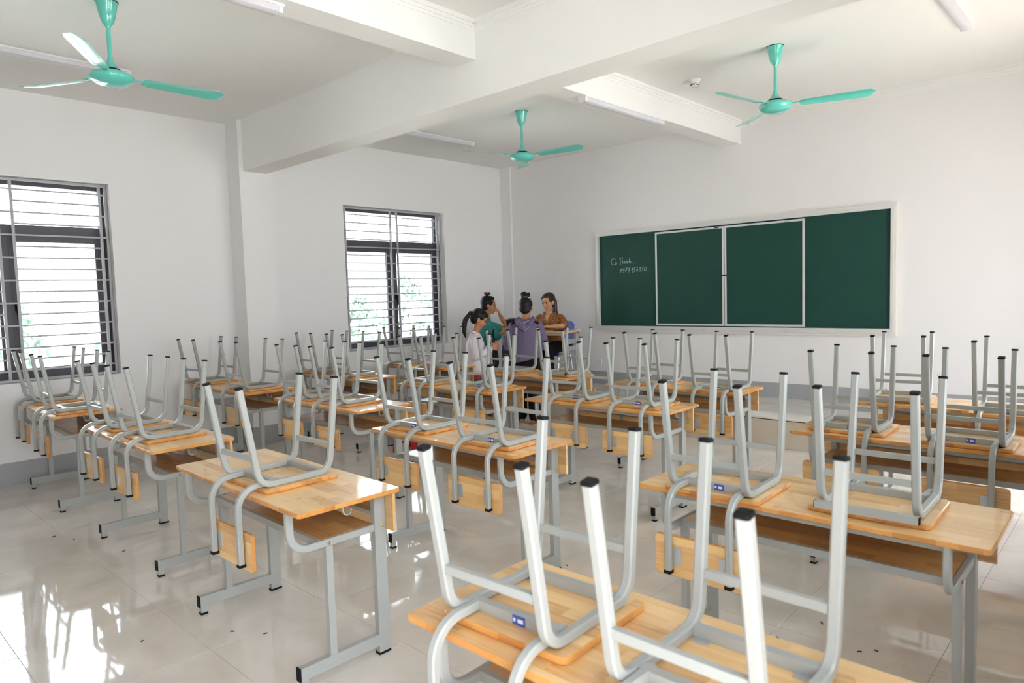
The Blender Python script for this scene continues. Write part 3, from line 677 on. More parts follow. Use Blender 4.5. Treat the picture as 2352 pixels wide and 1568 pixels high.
bt = empty('water_bottle', (-6.215, 3.872, DZ), label='empty clear plastic water bottle standing on a desk among chair legs', cat='bottle')
MB().lathe([(0.030, 0), (0.033, 0.01), (0.033, 0.055), (0.031, 0.06), (0.033, 0.065), (0.033, 0.12), (0.031, 0.125), (0.033, 0.13), (0.033, 0.165), (0.027, 0.195), (0.015, 0.215), (0.0135, 0.225)], 20).build('body', M['clear'], bt, 50)
MB().lathe([(0.0, 0.224), (0.0155, 0.224), (0.0155, 0.240), (0.014, 0.242), (0, 0.242)], 16).build('cap', M['white'], bt)

# bits of litter on the floor
lb = MB(); rnd = random.Random(5)
for x, y in ((-3.07, 1.33), (-2.93, 1.42), (-5.3, 1.15), (-5.12, 1.22), (-4.62, 1.36), (-3.3, 1.02), (-1.9, 2.1), (-2.35, 2.9), (-1.15, 2.85), (-1.28, 2.95), (-1.05, 3.1), (-0.85, 2.95), (-0.8, 3.0), (-2.1, 1.75)):
    R_ = Matrix.Translation((x, y, 0.0005)) @ Matrix.Rotation(rnd.random()*6, 4, 'Z'); lb.box(-0.009, 0.009, -0.002, 0.002, 0, 0.003, mat=R_)
tag(lb.build('floor_litter', M['black']), label='tiny dark specks of litter scattered on the tiles', cat='litter', kind='stuff')

# ---------------------------------------------------------------- teacher's desk
def teacher_desk():
    th = math.radians(18); L_, D_ = 1.012, 0.50
    u = Vector((math.cos(th), math.sin(th), 0)); n = Vector((-math.sin(th), math.cos(th), 0))
    FR = Vector((-5.259, 6.647, PZ)); c = FR-u*L_/2+n*D_/2
    root = empty('teacher_desk', c, th, label="teacher's wooden desk with dark perforated front panel on the podium", cat='desk')
    h = 0.755
    MB().slab(L_, D_, h-0.026, h, 0.012, 0.003).build('tabletop', M['top'], root)
    MB().box(-L_/2+0.03, L_/2-0.03, -D_/2+0.02, -D_/2+0.045, h-0.055, h-0.026).box(-L_/2+0.03, L_/2-0.03, D_/2-0.045, D_/2-0.02, h-0.055, h-0.026).build('apron_rail', M['paint'], root)
    for s in (-1, 1):
        x = s*(L_/2-0.06)
        for a, b_ in ((-0.17, -0.215), (0.17, 0.215)):
            MB().sweep(fillet([(x, a, h-0.04), (x, a*0.86, 0.34), (x, b_, 0.03)], 0.25, 6), 0.028, 0.04).build('leg', M['paint'], root, 30)
            MB().box(x-0.016, x+0.016, b_-0.024, b_+0.024, 0, 0.03).build('foot_cap', M['black'], root)
        MB().box(x-0.008, x+0.008, -0.15, 0.15, 0.585, 0.645).build('side_slat', M['paint'], root)
        MB().box(x-0.008, x+0.008, -0.15, 0.15, 0.495, 0.555).build('side_slat', M['paint'], root)
    # dark steel modesty panel with flower-shaped punched holes, left half of the front
    m = mat('dark_steel_panel', (0.085, 0.105, 0.125), 0.3, 0.5, metal=0.5)
    fl_ = mat('panel_cutout', (0.55, 0.53, 0.44), 0.5, 0.3)
    x0, x1, z0, z1 = -L_/2+0.05, L_/2-0.12-0.27, 0.21, h-0.055; y = -0.175
    pn = MB().box(x0, x1, y-0.006, y, z0, z1).build('modesty_panel', m, root)
    for i in range(6):
        for j in range(5):
            cx, cz = x0+0.055+i*0.105, z1-0.065-j*0.10
            if cx > x1-0.02 or cz < z0+0.03: continue
            f = MB()
            for k in range(4):
                a = PI/4*0+PI/2*k; px_, pz_ = cx+0.017*math.cos(a), cz+0.017*math.sin(a)
                pl = [(px_+0.011*math.cos(q*PI/4), pz_+0.011*math.sin(q*PI/4)) for q in range(8)]
                f.prism(pl, 0, 0.0015, mat=Matrix.Translation((0, y-0.006, 0)) @ Matrix.Rotation(PI/2, 4, 'X'))
            f.build('flower_cutout', fl_, pn)
    return root, c, u, n, h
tdesk, TC, TU, TN, TH = teacher_desk()
tz = PZ+TH
def on_desk(a, b_): return TC+TU*a+TN*b_

# black rolled bag on the desk
M['blackbag'] = mat('black_glossy_cloth', (0.010, 0.010, 0.013), 0.25, 0.5, bump=0.3, bscale=14)
def bag():
    p = on_desk(-0.25, -0.10)
    root = empty('black_bag', (p.x, p.y, tz), math.radians(18), label="big black folded bag lying on the teacher's desk", cat='bag')
    mb = MB(); nx, ny = 20, 14; 
    V_ = []
    for i in range(nx+1):
        for j in range(ny):
            t = i/nx; a = 2*PI*j/ny
            e = (max(0, 1-abs(2*t-1)**5))**0.5
            r1, r2 = 0.105*e+0.004, 0.082*e+0.004
            ca, sa = math.cos(a), math.sin(a)
            sq = 1/max(abs(ca), abs(sa))**0.45
            fold = 1+0.045*math.sin(a*9+1.3*math.sin(t*6))
            V_.append(((t-0.5)*0.40, r1*ca*sq*fold, max(0.0, 0.083+r2*sa*sq*fold)))
    F = [(i*ny+j, (i+1)*ny+j, (i+1)*ny+(j+1) % ny, i*ny+(j+1) % ny) for i in range(nx) for j in range(ny)]
    F += [tuple(range(ny)), tuple(range((nx+1)*ny-1, nx*ny-1, -1))]
    mb.add(V_, F); mb.build('bag_body', M['blackbag'], root, 60)
    for s in (-0.09, 0.09):
        MB().sweep(fillet([(s, -0.115, 0.02), (s, -0.118, 0.155), (s, 0.118, 0.155), (s, 0.115, 0.02)], 0.05, 5), 0.022, 0.004).build('strap', M['black'], root)
bag()
p = on_desk(0.30, -0.10)
ph = empty('phone', (p.x, p.y, tz), 0.9, label="dark phone lying on the teacher's desk by her hands", cat='phone')
MB().slab(0.072, 0.150, 0, 0.009, 0.010, 0.002).build('case', M['black'], ph)
MB().slab(0.066, 0.142, 0.009, 0.0095, 0.008, 0.0001).build('screen', mat('phone_glass', (0.02, 0.022, 0.028), 0.08), ph)

# blue plastic chair with chrome legs
def blue_chair():
    root = empty('blue_chair', (-5.905, 7.12, PZ), math.radians(185), label='blue plastic chair with chrome legs against the front wall', cat='chair')
    nu, nv = 12, 16; top = []
    prof = fillet([(0.20, 0.40), (0.19, 0.455), (-0.17, 0.43), (-0.235, 0.845)], 0.06, 5)
    prof = [Vector((p_[0], p_[1], 0)) for p_ in [(q.x, q.y) for q in [Vector((a.x, a.y, 0)) for a in [Vector((v[0], v[1], 0)) for v in prof]]]]
    def quad(parts):
        mb = MB(); W = nu+1; N_ = len(parts); V_ = []
        for k, (yy, zz) in enumerate(parts):
            t = k/(N_-1); hw = 0.21
            if t > 0.9: hw *= math.sqrt(max(0.05, 1-((t-0.9)/0.1)**2*0.35))
            for j in range(W):
                s = 2*j/nu-1
                V_.append((hw*s, yy+(0.03*s*s if zz > 0.5 else 0), zz+(0.012*s*s if zz <= 0.5 else 0)))
        n_ = len(V_); V_ += [(a, b_-0.004, c-0.004) for a, b_, c in V_]
        F = []
        for i in range(N_-1):
            for j in range(nu):
                q = (i*W+j, i*W+j+1, (i+1)*W+j+1, (i+1)*W+j); F.append(q); F.append(tuple(n_+x for x in reversed(q)))
            F.append((i*W, (i+1)*W, n_+(i+1)*W, n_+i*W)); F.append((i*W+nu, n_+i*W+nu, n_+(i+1)*W+nu, (i+1)*W+nu))
        for j in range(nu): F.append((j, n_+j, n_+j+1, j+1)); i = (N_-1)*W; F.append((i+j, i+j+1, n_+i+j+1, n_+i+j))
        mb.add(V_, F); return mb
    pts = [(a.x, a.y) for a in prof]
    # resample the straight runs
    dense = []
    for k in range(len(pts)-1):
        m_ = max(1, int(math.hypot(pts[k+1][0]-pts[k][0], pts[k+1][1]-pts[k][1])/0.04))
        for q in range(m_): dense.append((pts[k][0]+(pts[k+1][0]-pts[k][0])*q/m_, pts[k][1]+(pts[k+1][1]-pts[k][1])*q/m_))
    dense.append(pts[-1])
    seat = [d for d in dense if d[1] < 0.475]; back = [d for d in dense if d[1] >= 0.465]
    quad(seat).build('seat', M['bluechair'], root, 50); quad(back).build('backrest', M['bluechair'], root, 50)
    for s in (-1, 1):
        for y0, y1 in ((0.13, 0.19), (-0.13, -0.20)):
            MB().tube(fillet([(s*0.12, y0, 0.415), (s*0.175, y0*1.05, 0.405), (s*0.195, y1, 0.0)], 0.03, 4), 0.010, 10).build('leg', M['chrome'], root, 40)
        MB().tube([(s*0.14, -0.13, 0.408), (s*0.14, 0.13, 0.412)], 0.009, 8).build('seat_rail', M['chrome'], root, 40)
blue_chair()

# ---------------------------------------------------------------- people
V3 = Vector
class Flesh:
    # closed tapered shapes that a voxel remesh fuses into one continuous surface
    def __init__(s): s.mb = MB()
    def loft(s, secs, seg=20):
        # secs: (centre, rx, ry[, xdir, ydir])
        vv = []; n = len(secs)
        for q in secs:
            c = V3(q[0]); xd = V3(q[3]) if len(q) > 3 else V3((1, 0, 0)); yd = V3(q[4]) if len(q) > 4 else V3((0, 1, 0))
            for k in range(seg):
                a = 2*PI*k/seg; vv.append(c+xd*(q[1]*math.cos(a))+yd*(q[2]*math.sin(a)))
        fs = [tuple(range(seg-1, -1, -1)), tuple(range((n-1)*seg, n*seg))]
        for i in range(n-1): fs += [(i*seg+j, i*seg+(j+1) % seg, (i+1)*seg+(j+1) % seg, (i+1)*seg+j) for j in range(seg)]
        s.mb.add(vv, fs); return s
    def limb(s, pts, rad, seg=14, flat=1.0):
        P = [V3(p) for p in pts]
        s_ = []
        ref = V3((1, 0, 0))
        for i in range(len(P)):
            t = (P[min(i+1, len(P)-1)]-P[max(i-1, 0)]).normalized()
            a = ref-t*ref.dot(t)
            if a.length < 0.2: a = V3((0, 1, 0))-t*t.y
            a.normalize(); b = t.cross(a)
            s_.append((P[i], rad[i], rad[i]*flat, a, b))
        s.loft(s_, seg)
        for p, r in ((P[0], rad[0]), (P[-1], rad[-1])): s.ball(p, (r, r, r), 10)
        return s
    def ball(s, c, r, seg=14, rot=None):
        c = V3(c); n = max(6, seg*2//3); vv = []; R_ = rot.to_matrix() if rot is not None else None
        for i in range(1, n):
            th = PI*i/n
            for k in range(seg):
                a = 2*PI*k/seg; v = V3((r[0]*math.sin(th)*math.cos(a), r[1]*math.sin(th)*math.sin(a), r[2]*math.cos(th)))
                vv.append(c+(R_ @ v if R_ else v))
        tp = V3((0, 0, r[2])); vv += [c+(R_ @ tp if R_ else tp), c-(R_ @ tp if R_ else tp)]
        T, B_ = len(vv)-2, len(vv)-1; fs = []
        for i in range(n-2): fs += [(i*seg+j, (i+1)*seg+j, (i+1)*seg+(j+1) % seg, i*seg+(j+1) % seg) for j in range(seg)]
        fs += [(T, j, (j+1) % seg) for j in range(seg)]+[(B_, (n-2)*seg+(j+1) % seg, (n-2)*seg+j) for j in range(seg)]
        s.mb.add(vv, fs); return s
    def build(s, name, m, parent, voxel=0.007, smooth=4, keep=None):
        o = s.mb.build(name+'_raw', m, None)
        md = o.modifiers.new('r', 'REMESH'); md.mode = 'VOXEL'; md.voxel_size = voxel; md.use_smooth_shade = True
        sm = o.modifiers.new('s', 'SMOOTH'); sm.iterations = smooth; sm.factor = 0.5
        bpy.context.view_layer.update()
        dg = bpy.context.evaluated_depsgraph_get()
        me = bpy.data.meshes.new_from_object(o.evaluated_get(dg)); me.name = name
        me.polygons.foreach_set('use_smooth', [True]*len(me.polygons))
        if not me.materials: me.materials.append(m)
        old = o.data; bpy.data.objects.remove(o); bpy.data.meshes.remove(old)
        return link(name, me, parent)

def cloth(name, col, rough=0.85, var=0.12, wr=0.5, ws=18):
    return mat(name, col, rough, 0.2, noise=var, nscale=25, bump=wr, bscale=ws)
M['skin'] = mat('skin', (0.44, 0.205, 0.105), 0.5, 0.35, noise=0.06, nscale=30)
M['skin_light'] = mat('skin_lighter', (0.55, 0.285, 0.165), 0.5, 0.35, noise=0.05, nscale=30)
M['hair'] = mat('black_hair', (0.007, 0.006, 0.007), 0.5, 0.3, bump=0.5, bscale=120)
M['hair_brown'] = mat('dark_brown_hair', (0.022, 0.010, 0.007), 0.38, 0.5, bump=0.5, bscale=120)
M['lip'] = mat('lips', (0.36, 0.07, 0.055), 0.4)
M['eye'] = mat('dark_eye', (0.012, 0.008, 0.006), 0.25)
M['purple'] = cloth('purple_jersey', (0.155, 0.125, 0.215))
M['purple_l'] = cloth('lilac_seam', (0.42, 0.38, 0.52))
M['black_cl'] = cloth('black_cotton', (0.008, 0.008, 0.010), wr=0.3)
M['whitecl'] = cloth('white_cotton', (0.66, 0.62, 0.68), var=0.05)
M['tealcl'] = cloth('teal_shirt_cloth', (0.040, 0.235, 0.225), 0.6)
M['jeans'] = cloth('grey_denim', (0.085, 0.10, 0.125))
M['tan'] = mat('tan_sandal', (0.52, 0.33, 0.15), 0.6)
M['redcl'] = cloth('red_cloth', (0.50, 0.02, 0.02))
def brown_print():
    m = cloth('brown_print_blouse', (0.25, 0.105, 0.035), 0.55); nt = m.node_tree; b = nt.nodes['Principled BSDF']
    tc = nt.nodes.new('ShaderNodeTexCoord'); vo = nt.nodes.new('ShaderNodeTexVoronoi'); vo.inputs['Scale'].default_value = 70
    nt.links.new(tc.outputs['Object'], vo.inputs['Vector'])
    rp = nt.nodes.new('ShaderNodeValToRGB'); e = rp.color_ramp.elements
    e[0].position = 0.12; e[0].color = (0.60, 0.40, 0.22, 1); e[1].position = 0.42; e[1].color = (0.23, 0.088, 0.025, 1)
    nt.links.new(vo.outputs['Distance'], rp.inputs[0]); nt.links.new(rp.outputs[0], b.inputs['Base Color']); return m
M['brown'] = brown_print()

def hand(F, wrist, d, nrm, side, curl=0.5, L_=0.155):
    # palm plus four fingers of unequal length and a thumb leaving the side of the palm
    w = V3(wrist); d = V3(d).normalized(); n = V3(nrm); n = (n-d*n.dot(d)).normalized(); a = d.cross(n).normalized()*side
    p1 = w+d*L_*0.48
    F.loft([(w, 0.022, 0.016, a, n), (w+d*L_*0.2, 0.030, 0.014, a, n), (p1, 0.036, 0.012, a, n), (p1+d*0.006, 0.034, 0.010, a, n)], 14)
    for k, (o_, l) in enumerate(((0.029, 0.066), (0.0098, 0.074), (-0.0098, 0.069), (-0.029, 0.054))):
        q0 = p1+a*o_*0.95-d*0.006; c = 0.0; q = [q0]; dd = d+a*o_*2.2
        for j, f in enumerate((0.42, 0.33, 0.25)):
            c += curl*(0.5+0.35*j); v = (dd*math.cos(c)+n*math.sin(c)).normalized(); q.append(q[-1]+v*l*f*(L_/0.155))
        F.limb(q, [0.0085, 0.008, 0.0072, 0.006], 8)
    t0 = w+d*L_*0.16+a*0.026
    F.limb([t0, t0+d*0.030+a*0.024+n*0.006, t0+d*0.056+a*0.030+n*0.018*curl*2], [0.012, 0.010, 0.008], 8)

def head_parts(Mx, root, skin, F, lips=True, hk='hair'):
    # Mx: head frame (x right, y towards the face, z up) in the figure's frame
    R_ = Mx.to_quaternion(); T = lambda p: Mx @ V3(p)
    def b(c, r, e=None): F.ball(T(c), r, 16, R_ if e is None else (R_ @ Euler(e).to_quaternion()))
    b((0, -0.012, 0.028), (0.071, 0.088, 0.082)); b((0, 0.022, -0.03), (0.057, 0.060, 0.072)); b((0, 0.040, -0.074), (0.034, 0.034, 0.026)); b((0, 0.062, -0.089), (0.017, 0.015, 0.014))
    b((0.032, 0.05, -0.025), (0.024, 0.026, 0.026)); b((-0.032, 0.05, -0.025), (0.024, 0.026, 0.026)); b((0, 0.060, 0.035), (0.050, 0.022, 0.035))
    F.limb([T((0, 0.074, 0.008)), T((0, 0.089, -0.018)), T((0, 0.093, -0.028))], [0.008, 0.0105, 0.011], 8)
    for s in (-1, 1):
        b((s*0.010, 0.084, -0.031), (0.008, 0.009, 0.007)); b((s*0.030, 0.071, 0.014), (0.020, 0.010, 0.006)); b((s*0.074, -0.006, -0.012), (0.009, 0.020, 0.030), (0.15, 0, s*0.35))
    b((0, 0.078, -0.052), (0.021, 0.011, 0.006)); b((0, 0.076, -0.063), (0.018, 0.011, 0.007))
    ey = Flesh()
    for s in (-1, 1): ey.ball(T((s*0.030, 0.077, 0.002)), (0.0135, 0.006, 0.0055), 10, R_)
    e_ = ey.mb.build('eyes', M['eye'], root, 60)
    bw = Flesh()
    for s in (-1, 1): bw.limb([T((s*0.014, 0.084, 0.019)), T((s*0.030, 0.081, 0.023)), T((s*0.047, 0.068, 0.018))], [0.003, 0.0032, 0.002], 6)
    bw.mb.build('eyebrows', M[hk], root, 60)
    if lips:
        lp = Flesh(); lp.ball(T((0, 0.084, -0.0535)), (0.019, 0.0065, 0.0045), 10, R_); lp.ball(T((0, 0.082, -0.0615)), (0.016, 0.0065, 0.005), 10, R_); lp.mb.build('lips', M['lip'], root, 60)
def frame(c, yaw=0, pitch=0, roll=0):
    # pitch > 0 bows the head forwards
    return Matrix.Translation(c) @ Matrix.Rotation(yaw, 4, 'Z') @ Matrix.Rotation(-pitch, 4, 'X') @ Matrix.Rotation(roll, 4, 'Y')
def scalp(Mx, F, front=0.0):
    R_ = Mx.to_quaternion(); T = lambda p: Mx @ V3(p)
    F.ball(T((0, -0.030, 0.040)), (0.080, 0.083+front, 0.083), 20, R_)
    F.ball(T((0, -0.045, -0.010)), (0.072, 0.062, 0.070), 18, R_)
    F.ball(T((0, 0.010, 0.085)), (0.058, 0.058, 0.035), 16, R_)
    for s in (-1, 1): F.ball(T((s*0.062, 0.012, 0.045)), (0.018, 0.040, 0.045), 12, R_)

def foot(F, c, d, h=0.0):
    c = V3(c); d = V3((d[0], d[1], 0)).normalized(); a = V3((d.y, -d.x, 0)); u = V3((0, 0, 1))
    F.loft([(c-d*0.055+u*(0.030+h), 0.026, 0.028, a, u), (c+u*(0.034+h), 0.030, 0.034, a, u), (c+d*0.08+u*(0.024+h), 0.036, 0.022, a, u), (c+d*0.135+u*(0.017+h), 0.038, 0.014, a, u), (c+d*0.165+u*(0.014+h), 0.026, 0.010, a, u)], 14)
    F.limb([c+u*(0.05+h)-d*0.01, c+u*(0.16+h)-d*0.01], [0.034, 0.038], 12)
def sandal(c, d, root):
    c = V3(c); d = V3((d[0], d[1], 0)).normalized(); a = V3((d.y, -d.x, 0))
    out = [(-0.085, 0.020), (-0.078, 0.034), (0.0, 0.036), (0.09, 0.046), (0.15, 0.042), (0.178, 0.022)]
    pl = [c+d*t+a*w for t, w in out]+[c+d*t-a*w for t, w in reversed(out)]
    s_ = MB().prism([(p.x, p.y) for p in pl], 0.0, 0.010).build('sandal', M['tan'], root)
    for t in (0.045, 0.105):
        q = c+d*t
        MB().tube([q+a*0.040+V3((0, 0, 0.008)), q+a*0.03+V3((0, 0, 0.055-t*0.2)), q-a*0.03+V3((0, 0, 0.055-t*0.2)), q-a*0.040+V3((0, 0, 0.008))], 0.005, 8).build('strap', M['tan'], s_)

def figure(name, loc, rz, label):
    return empty(name, loc, rz, label=label, cat='person')

# -- woman in the purple hooded top, seen from behind
def purple_woman():
    r = figure('person', (-5.33, 5.93, 0), math.radians(32), 'woman standing with back turned in purple hooded top and black trousers')
    F = Flesh(); hd = frame((0, 0.035, 1.352), 0.05, 0.30)
    F.loft([((0, 0, 0.78), 0.145, 0.10), ((0, 0, 0.95), 0.125, 0.085), ((0, 0.005, 1.10), 0.14, 0.085), ((0, 0.0, 1.17), 0.125, 0.06), ((0, 0.0, 1.20), 0.06, 0.05)])
    F.limb([(0, 0, 1.16), (0, 0.018, 1.24), (0, 0.03, 1.31)], [0.060, 0.049, 0.050])
    head_parts(hd, r, M['skin'], F)
    for s in (-1, 1):
        F.limb([(s*0.155, 0, 1.145), (s*0.205, 0.0, 0.90), (s*0.13, 0.20, 0.90)], [0.040, 0.034, 0.024])
        hand(F, (s*0.13, 0.20, 0.90), (-s*0.55, 0.8, 0.05), (0, -0.2, -1), -s, 0.5)
    feet = (((-0.085, 0.045, 0), (-0.25, 1)), ((0.085, -0.045, 0), (0.45, 1)))
    for s, (c, d) in zip((-1, 1), feet):
        foot(F, c, d, 0.010); F.limb([(s*0.08, 0, 0.76), (c[0], c[1], 0.40), (c[0], c[1]-0.01, 0.12)], [0.08, 0.055, 0.038])
    F.build('body', M['skin'], r, 0.006, 3)
    for c, d in feet: sandal(c, d, r)
    H_ = Flesh(); scalp(hd, H_); H_.ball(hd @ V3((0, -0.055, -0.03)), (0.066, 0.045, 0.060), 16, hd.to_quaternion()); H_.build('hair', M['hair'], r, 0.006, 2)
    B_ = Flesh(); rnd = random.Random(3)
    for k in range(16):
        a = rnd.random()*6.28; q = rnd.random()
        B_.ball(hd @ V3((0.036*math.cos(a), -0.045+0.036*math.sin(a), 0.108+0.055*q)), (0.024, 0.024, 0.022), 8)
    B_.build('hair_bun', M['hair'], r, 0.005, 1)
    hb = [hd @ V3((0.074*math.cos(a), -0.035-0.072*math.sin(a)*0.9, 0.092+0.012*math.sin(a))) for a in [PI*k/14 for k in range(15)]]
    MB().tube(hb, 0.0035, 6).build('hair_band', M['chrome'], r, 60)
    C = Flesh()
    C.loft([((0, 0.0, 0.745), 0.178, 0.135, (1, 0, 0.22), (0, 1, 0)), ((0, 0, 0.82), 0.176, 0.132), ((0, 0, 0.92), 0.170, 0.122), ((0, 0.0, 1.05), 0.176, 0.118), ((0, 0.0, 1.13), 0.180, 0.105), ((0, 0, 1.185), 0.150, 0.080), ((0, 0.005, 1.225), 0.085, 0.066)])
    for s in (-1, 1): C.limb([(s*0.150, 0, 1.135), (s*0.195, -0.012, 1.02), (s*0.215, 0.0, 0.895), (s*0.185, 0.09, 0.895)], [0.062, 0.058, 0.054, 0.050])
    C.build('hooded_top', M['purple'], r, 0.008, 4)
    Hh = Flesh()
    Hh.limb([(-0.085, 0.02, 1.235), (-0.095, -0.055, 1.205), (-0.055, -0.105, 1.155), (0, -0.125, 1.115), (0.055, -0.105, 1.155), (0.095, -0.055, 1.205), (0.085, 0.02, 1.235)], [0.020, 0.028, 0.034, 0.040, 0.034, 0.028, 0.020])
    Hh.limb([(-0.07, -0.05, 1.215), (0, -0.095, 1.165), (0.07, -0.05, 1.215)], [0.03, 0.045, 0.03])
    h = Hh.build('hood', M['purple'], r, 0.007, 3)
    for pts in ([(-0.07, -0.085, 1.215), (-0.03, -0.128, 1.185), (0.02, -0.138, 1.19), (0.06, -0.10, 1.215)], [(-0.09, -0.10, 1.19), (-0.04, -0.148, 1.125), (0.02, -0.163, 1.10), (0.07, -0.130, 1.145)]):
        MB().tube(pts, 0.0035, 6).build('seam', M['purple_l'], h, 60)
    for s in (-1, 1):
        L2 = Flesh(); L2.limb([(s*0.10, -0.065, 1.205), (s*0.155, -0.05, 1.175)], [0.011, 0.014]); L2.build('shoulder_lace', M['black_cl'], r, 0.006, 1)
    P = Flesh(); P.loft([((0, 0, 0.66), 0.158, 0.125), ((0, 0, 0.76), 0.160, 0.125), ((0, 0, 0.83), 0.150, 0.115)])
    for s, (c, d) in zip((-1, 1), feet): P.limb([(s*0.078, 0, 0.70), (s*0.08+c[0]*0.1, c[1]*0.6, 0.40), (c[0], c[1]-0.01, 0.095)], [0.092, 0.080, 0.068])
    P.build('trousers', M['black_cl'], r, 0.008, 3)
purple_woman()

# -- schoolgirl in a white shirt
def schoolgirl():
    r = figure('person', (-5.80, 5.56, 0), math.radians(-44), 'schoolgirl in long white shirt with black ponytail, head bowed')
    F = Flesh(); hd = frame((0, 0.055, 1.235), 0.0, 0.50)
    F.loft([((0, 0, 0.66), 0.12, 0.085), ((0, 0, 0.84), 0.105, 0.075), ((0, 0.005, 0.97), 0.115, 0.075), ((0, 0.0, 1.04), 0.10, 0.055), ((0, 0.0, 1.07), 0.05, 0.045)])
    F.limb([(0, -0.005, 1.04), (0, 0.018, 1.11), (0, 0.04, 1.18)], [0.050, 0.042, 0.045])
    head_parts(hd, r, M['skin'], F)
    for s in (-1, 1):
        F.limb([(s*0.135, 0, 1.01), (s*0.165, 0.0, 0.80), (s*0.115, 0.19, 0.90)], [0.035, 0.029, 0.020])
        hand(F, (s*0.115, 0.19, 0.90), (-s*0.35, 0.9, 0.45), (-s*1.0, 0.0, 0.2), -s, 0.5, 0.14)
        foot(F, (s*0.075, 0, 0), (0, 1), 0.010); F.limb([(s*0.07, 0, 0.66), (s*0.072, 0, 0.36), (s*0.075, -0.01, 0.12)], [0.07, 0.048, 0.034])
        sandal((s*0.075, 0, 0), (0, 1), r)
    F.build('body', M['skin'], r, 0.006, 3)
    H_ = Flesh(); scalp(hd, H_); R_ = hd.to_quaternion(); H_.ball(hd @ V3((0, 0.02, 0.07)), (0.066, 0.062, 0.048), 16, R_); H_.build('hair', M['hair'], r, 0.006, 2)
    Pn = Flesh(); T = lambda p: hd @ V3(p)
    Pn.limb([T((0, -0.095, 0.030)), T((0, -0.125, 0.030)), (0, -0.110, 1.235), (0.004, -0.125, 1.17), (0.006, -0.125, 1.09), (0.0, -0.110, 1.03)], [0.022, 0.026, 0.036, 0.038, 0.028, 0.010], flat=0.9)
    Pn.build('ponytail', M['hair'], r, 0.005, 2)
    MB().tube([T((0.022*math.cos(a), -0.105, 0.045+0.022*math.sin(a))) for a in [2*PI*k/12 for k in range(13)]], 0.006, 6).build('hair_tie', M['black'], r, 60)
    C = Flesh()
    C.loft([((0, 0.0, 0.60), 0.178, 0.150), ((0, 0, 0.72), 0.166, 0.140), ((0, 0, 0.84), 0.148, 0.118), ((0, 0.0, 0.96), 0.146, 0.105), ((0, 0.0, 1.03), 0.125, 0.080), ((0, 0, 1.075), 0.062, 0.056)])
    for s in (-1, 1): C.limb([(s*0.125, 0, 1.00), (s*0.165, -0.005, 0.91), (s*0.180, 0.0, 0.80), (s*0.150, 0.09, 0.845), (s*0.122, 0.165, 0.890)], [0.054, 0.052, 0.052, 0.044, 0.038])
    C.build('white_shirt', M['whitecl'], r, 0.008, 4)
    cl = Flesh(); cl.limb([(-0.052, 0.045, 1.065), (-0.058, -0.02, 1.095), (0, -0.052, 1.105), (0.058, -0.02, 1.095), (0.052, 0.045, 1.065)], [0.010, 0.014, 0.014, 0.014, 0.010]); cl.build('collar', M['whitecl'], r, 0.005, 1)
    Rd = Flesh(); Rd.loft([((0, 0, 0.555), 0.150, 0.130, (1, 0, 0), (0, 1, 0.25)), ((0, 0, 0.63), 0.152, 0.128)]); Rd.build('red_hem', M['redcl'], r, 0.007, 1)
    P = Flesh(); P.loft([((0, 0, 0.56), 0.130, 0.108), ((0, 0, 0.66), 0.130, 0.105), ((0, 0, 0.72), 0.120, 0.095)])
    for s in (-1, 1): P.limb([(s*0.066, 0, 0.60), (s*0.070, 0, 0.36), (s*0.075, -0.01, 0.09)], [0.078, 0.062, 0.055])
    P.build('jeans', M['jeans'], r, 0.008, 3)
schoolgirl()

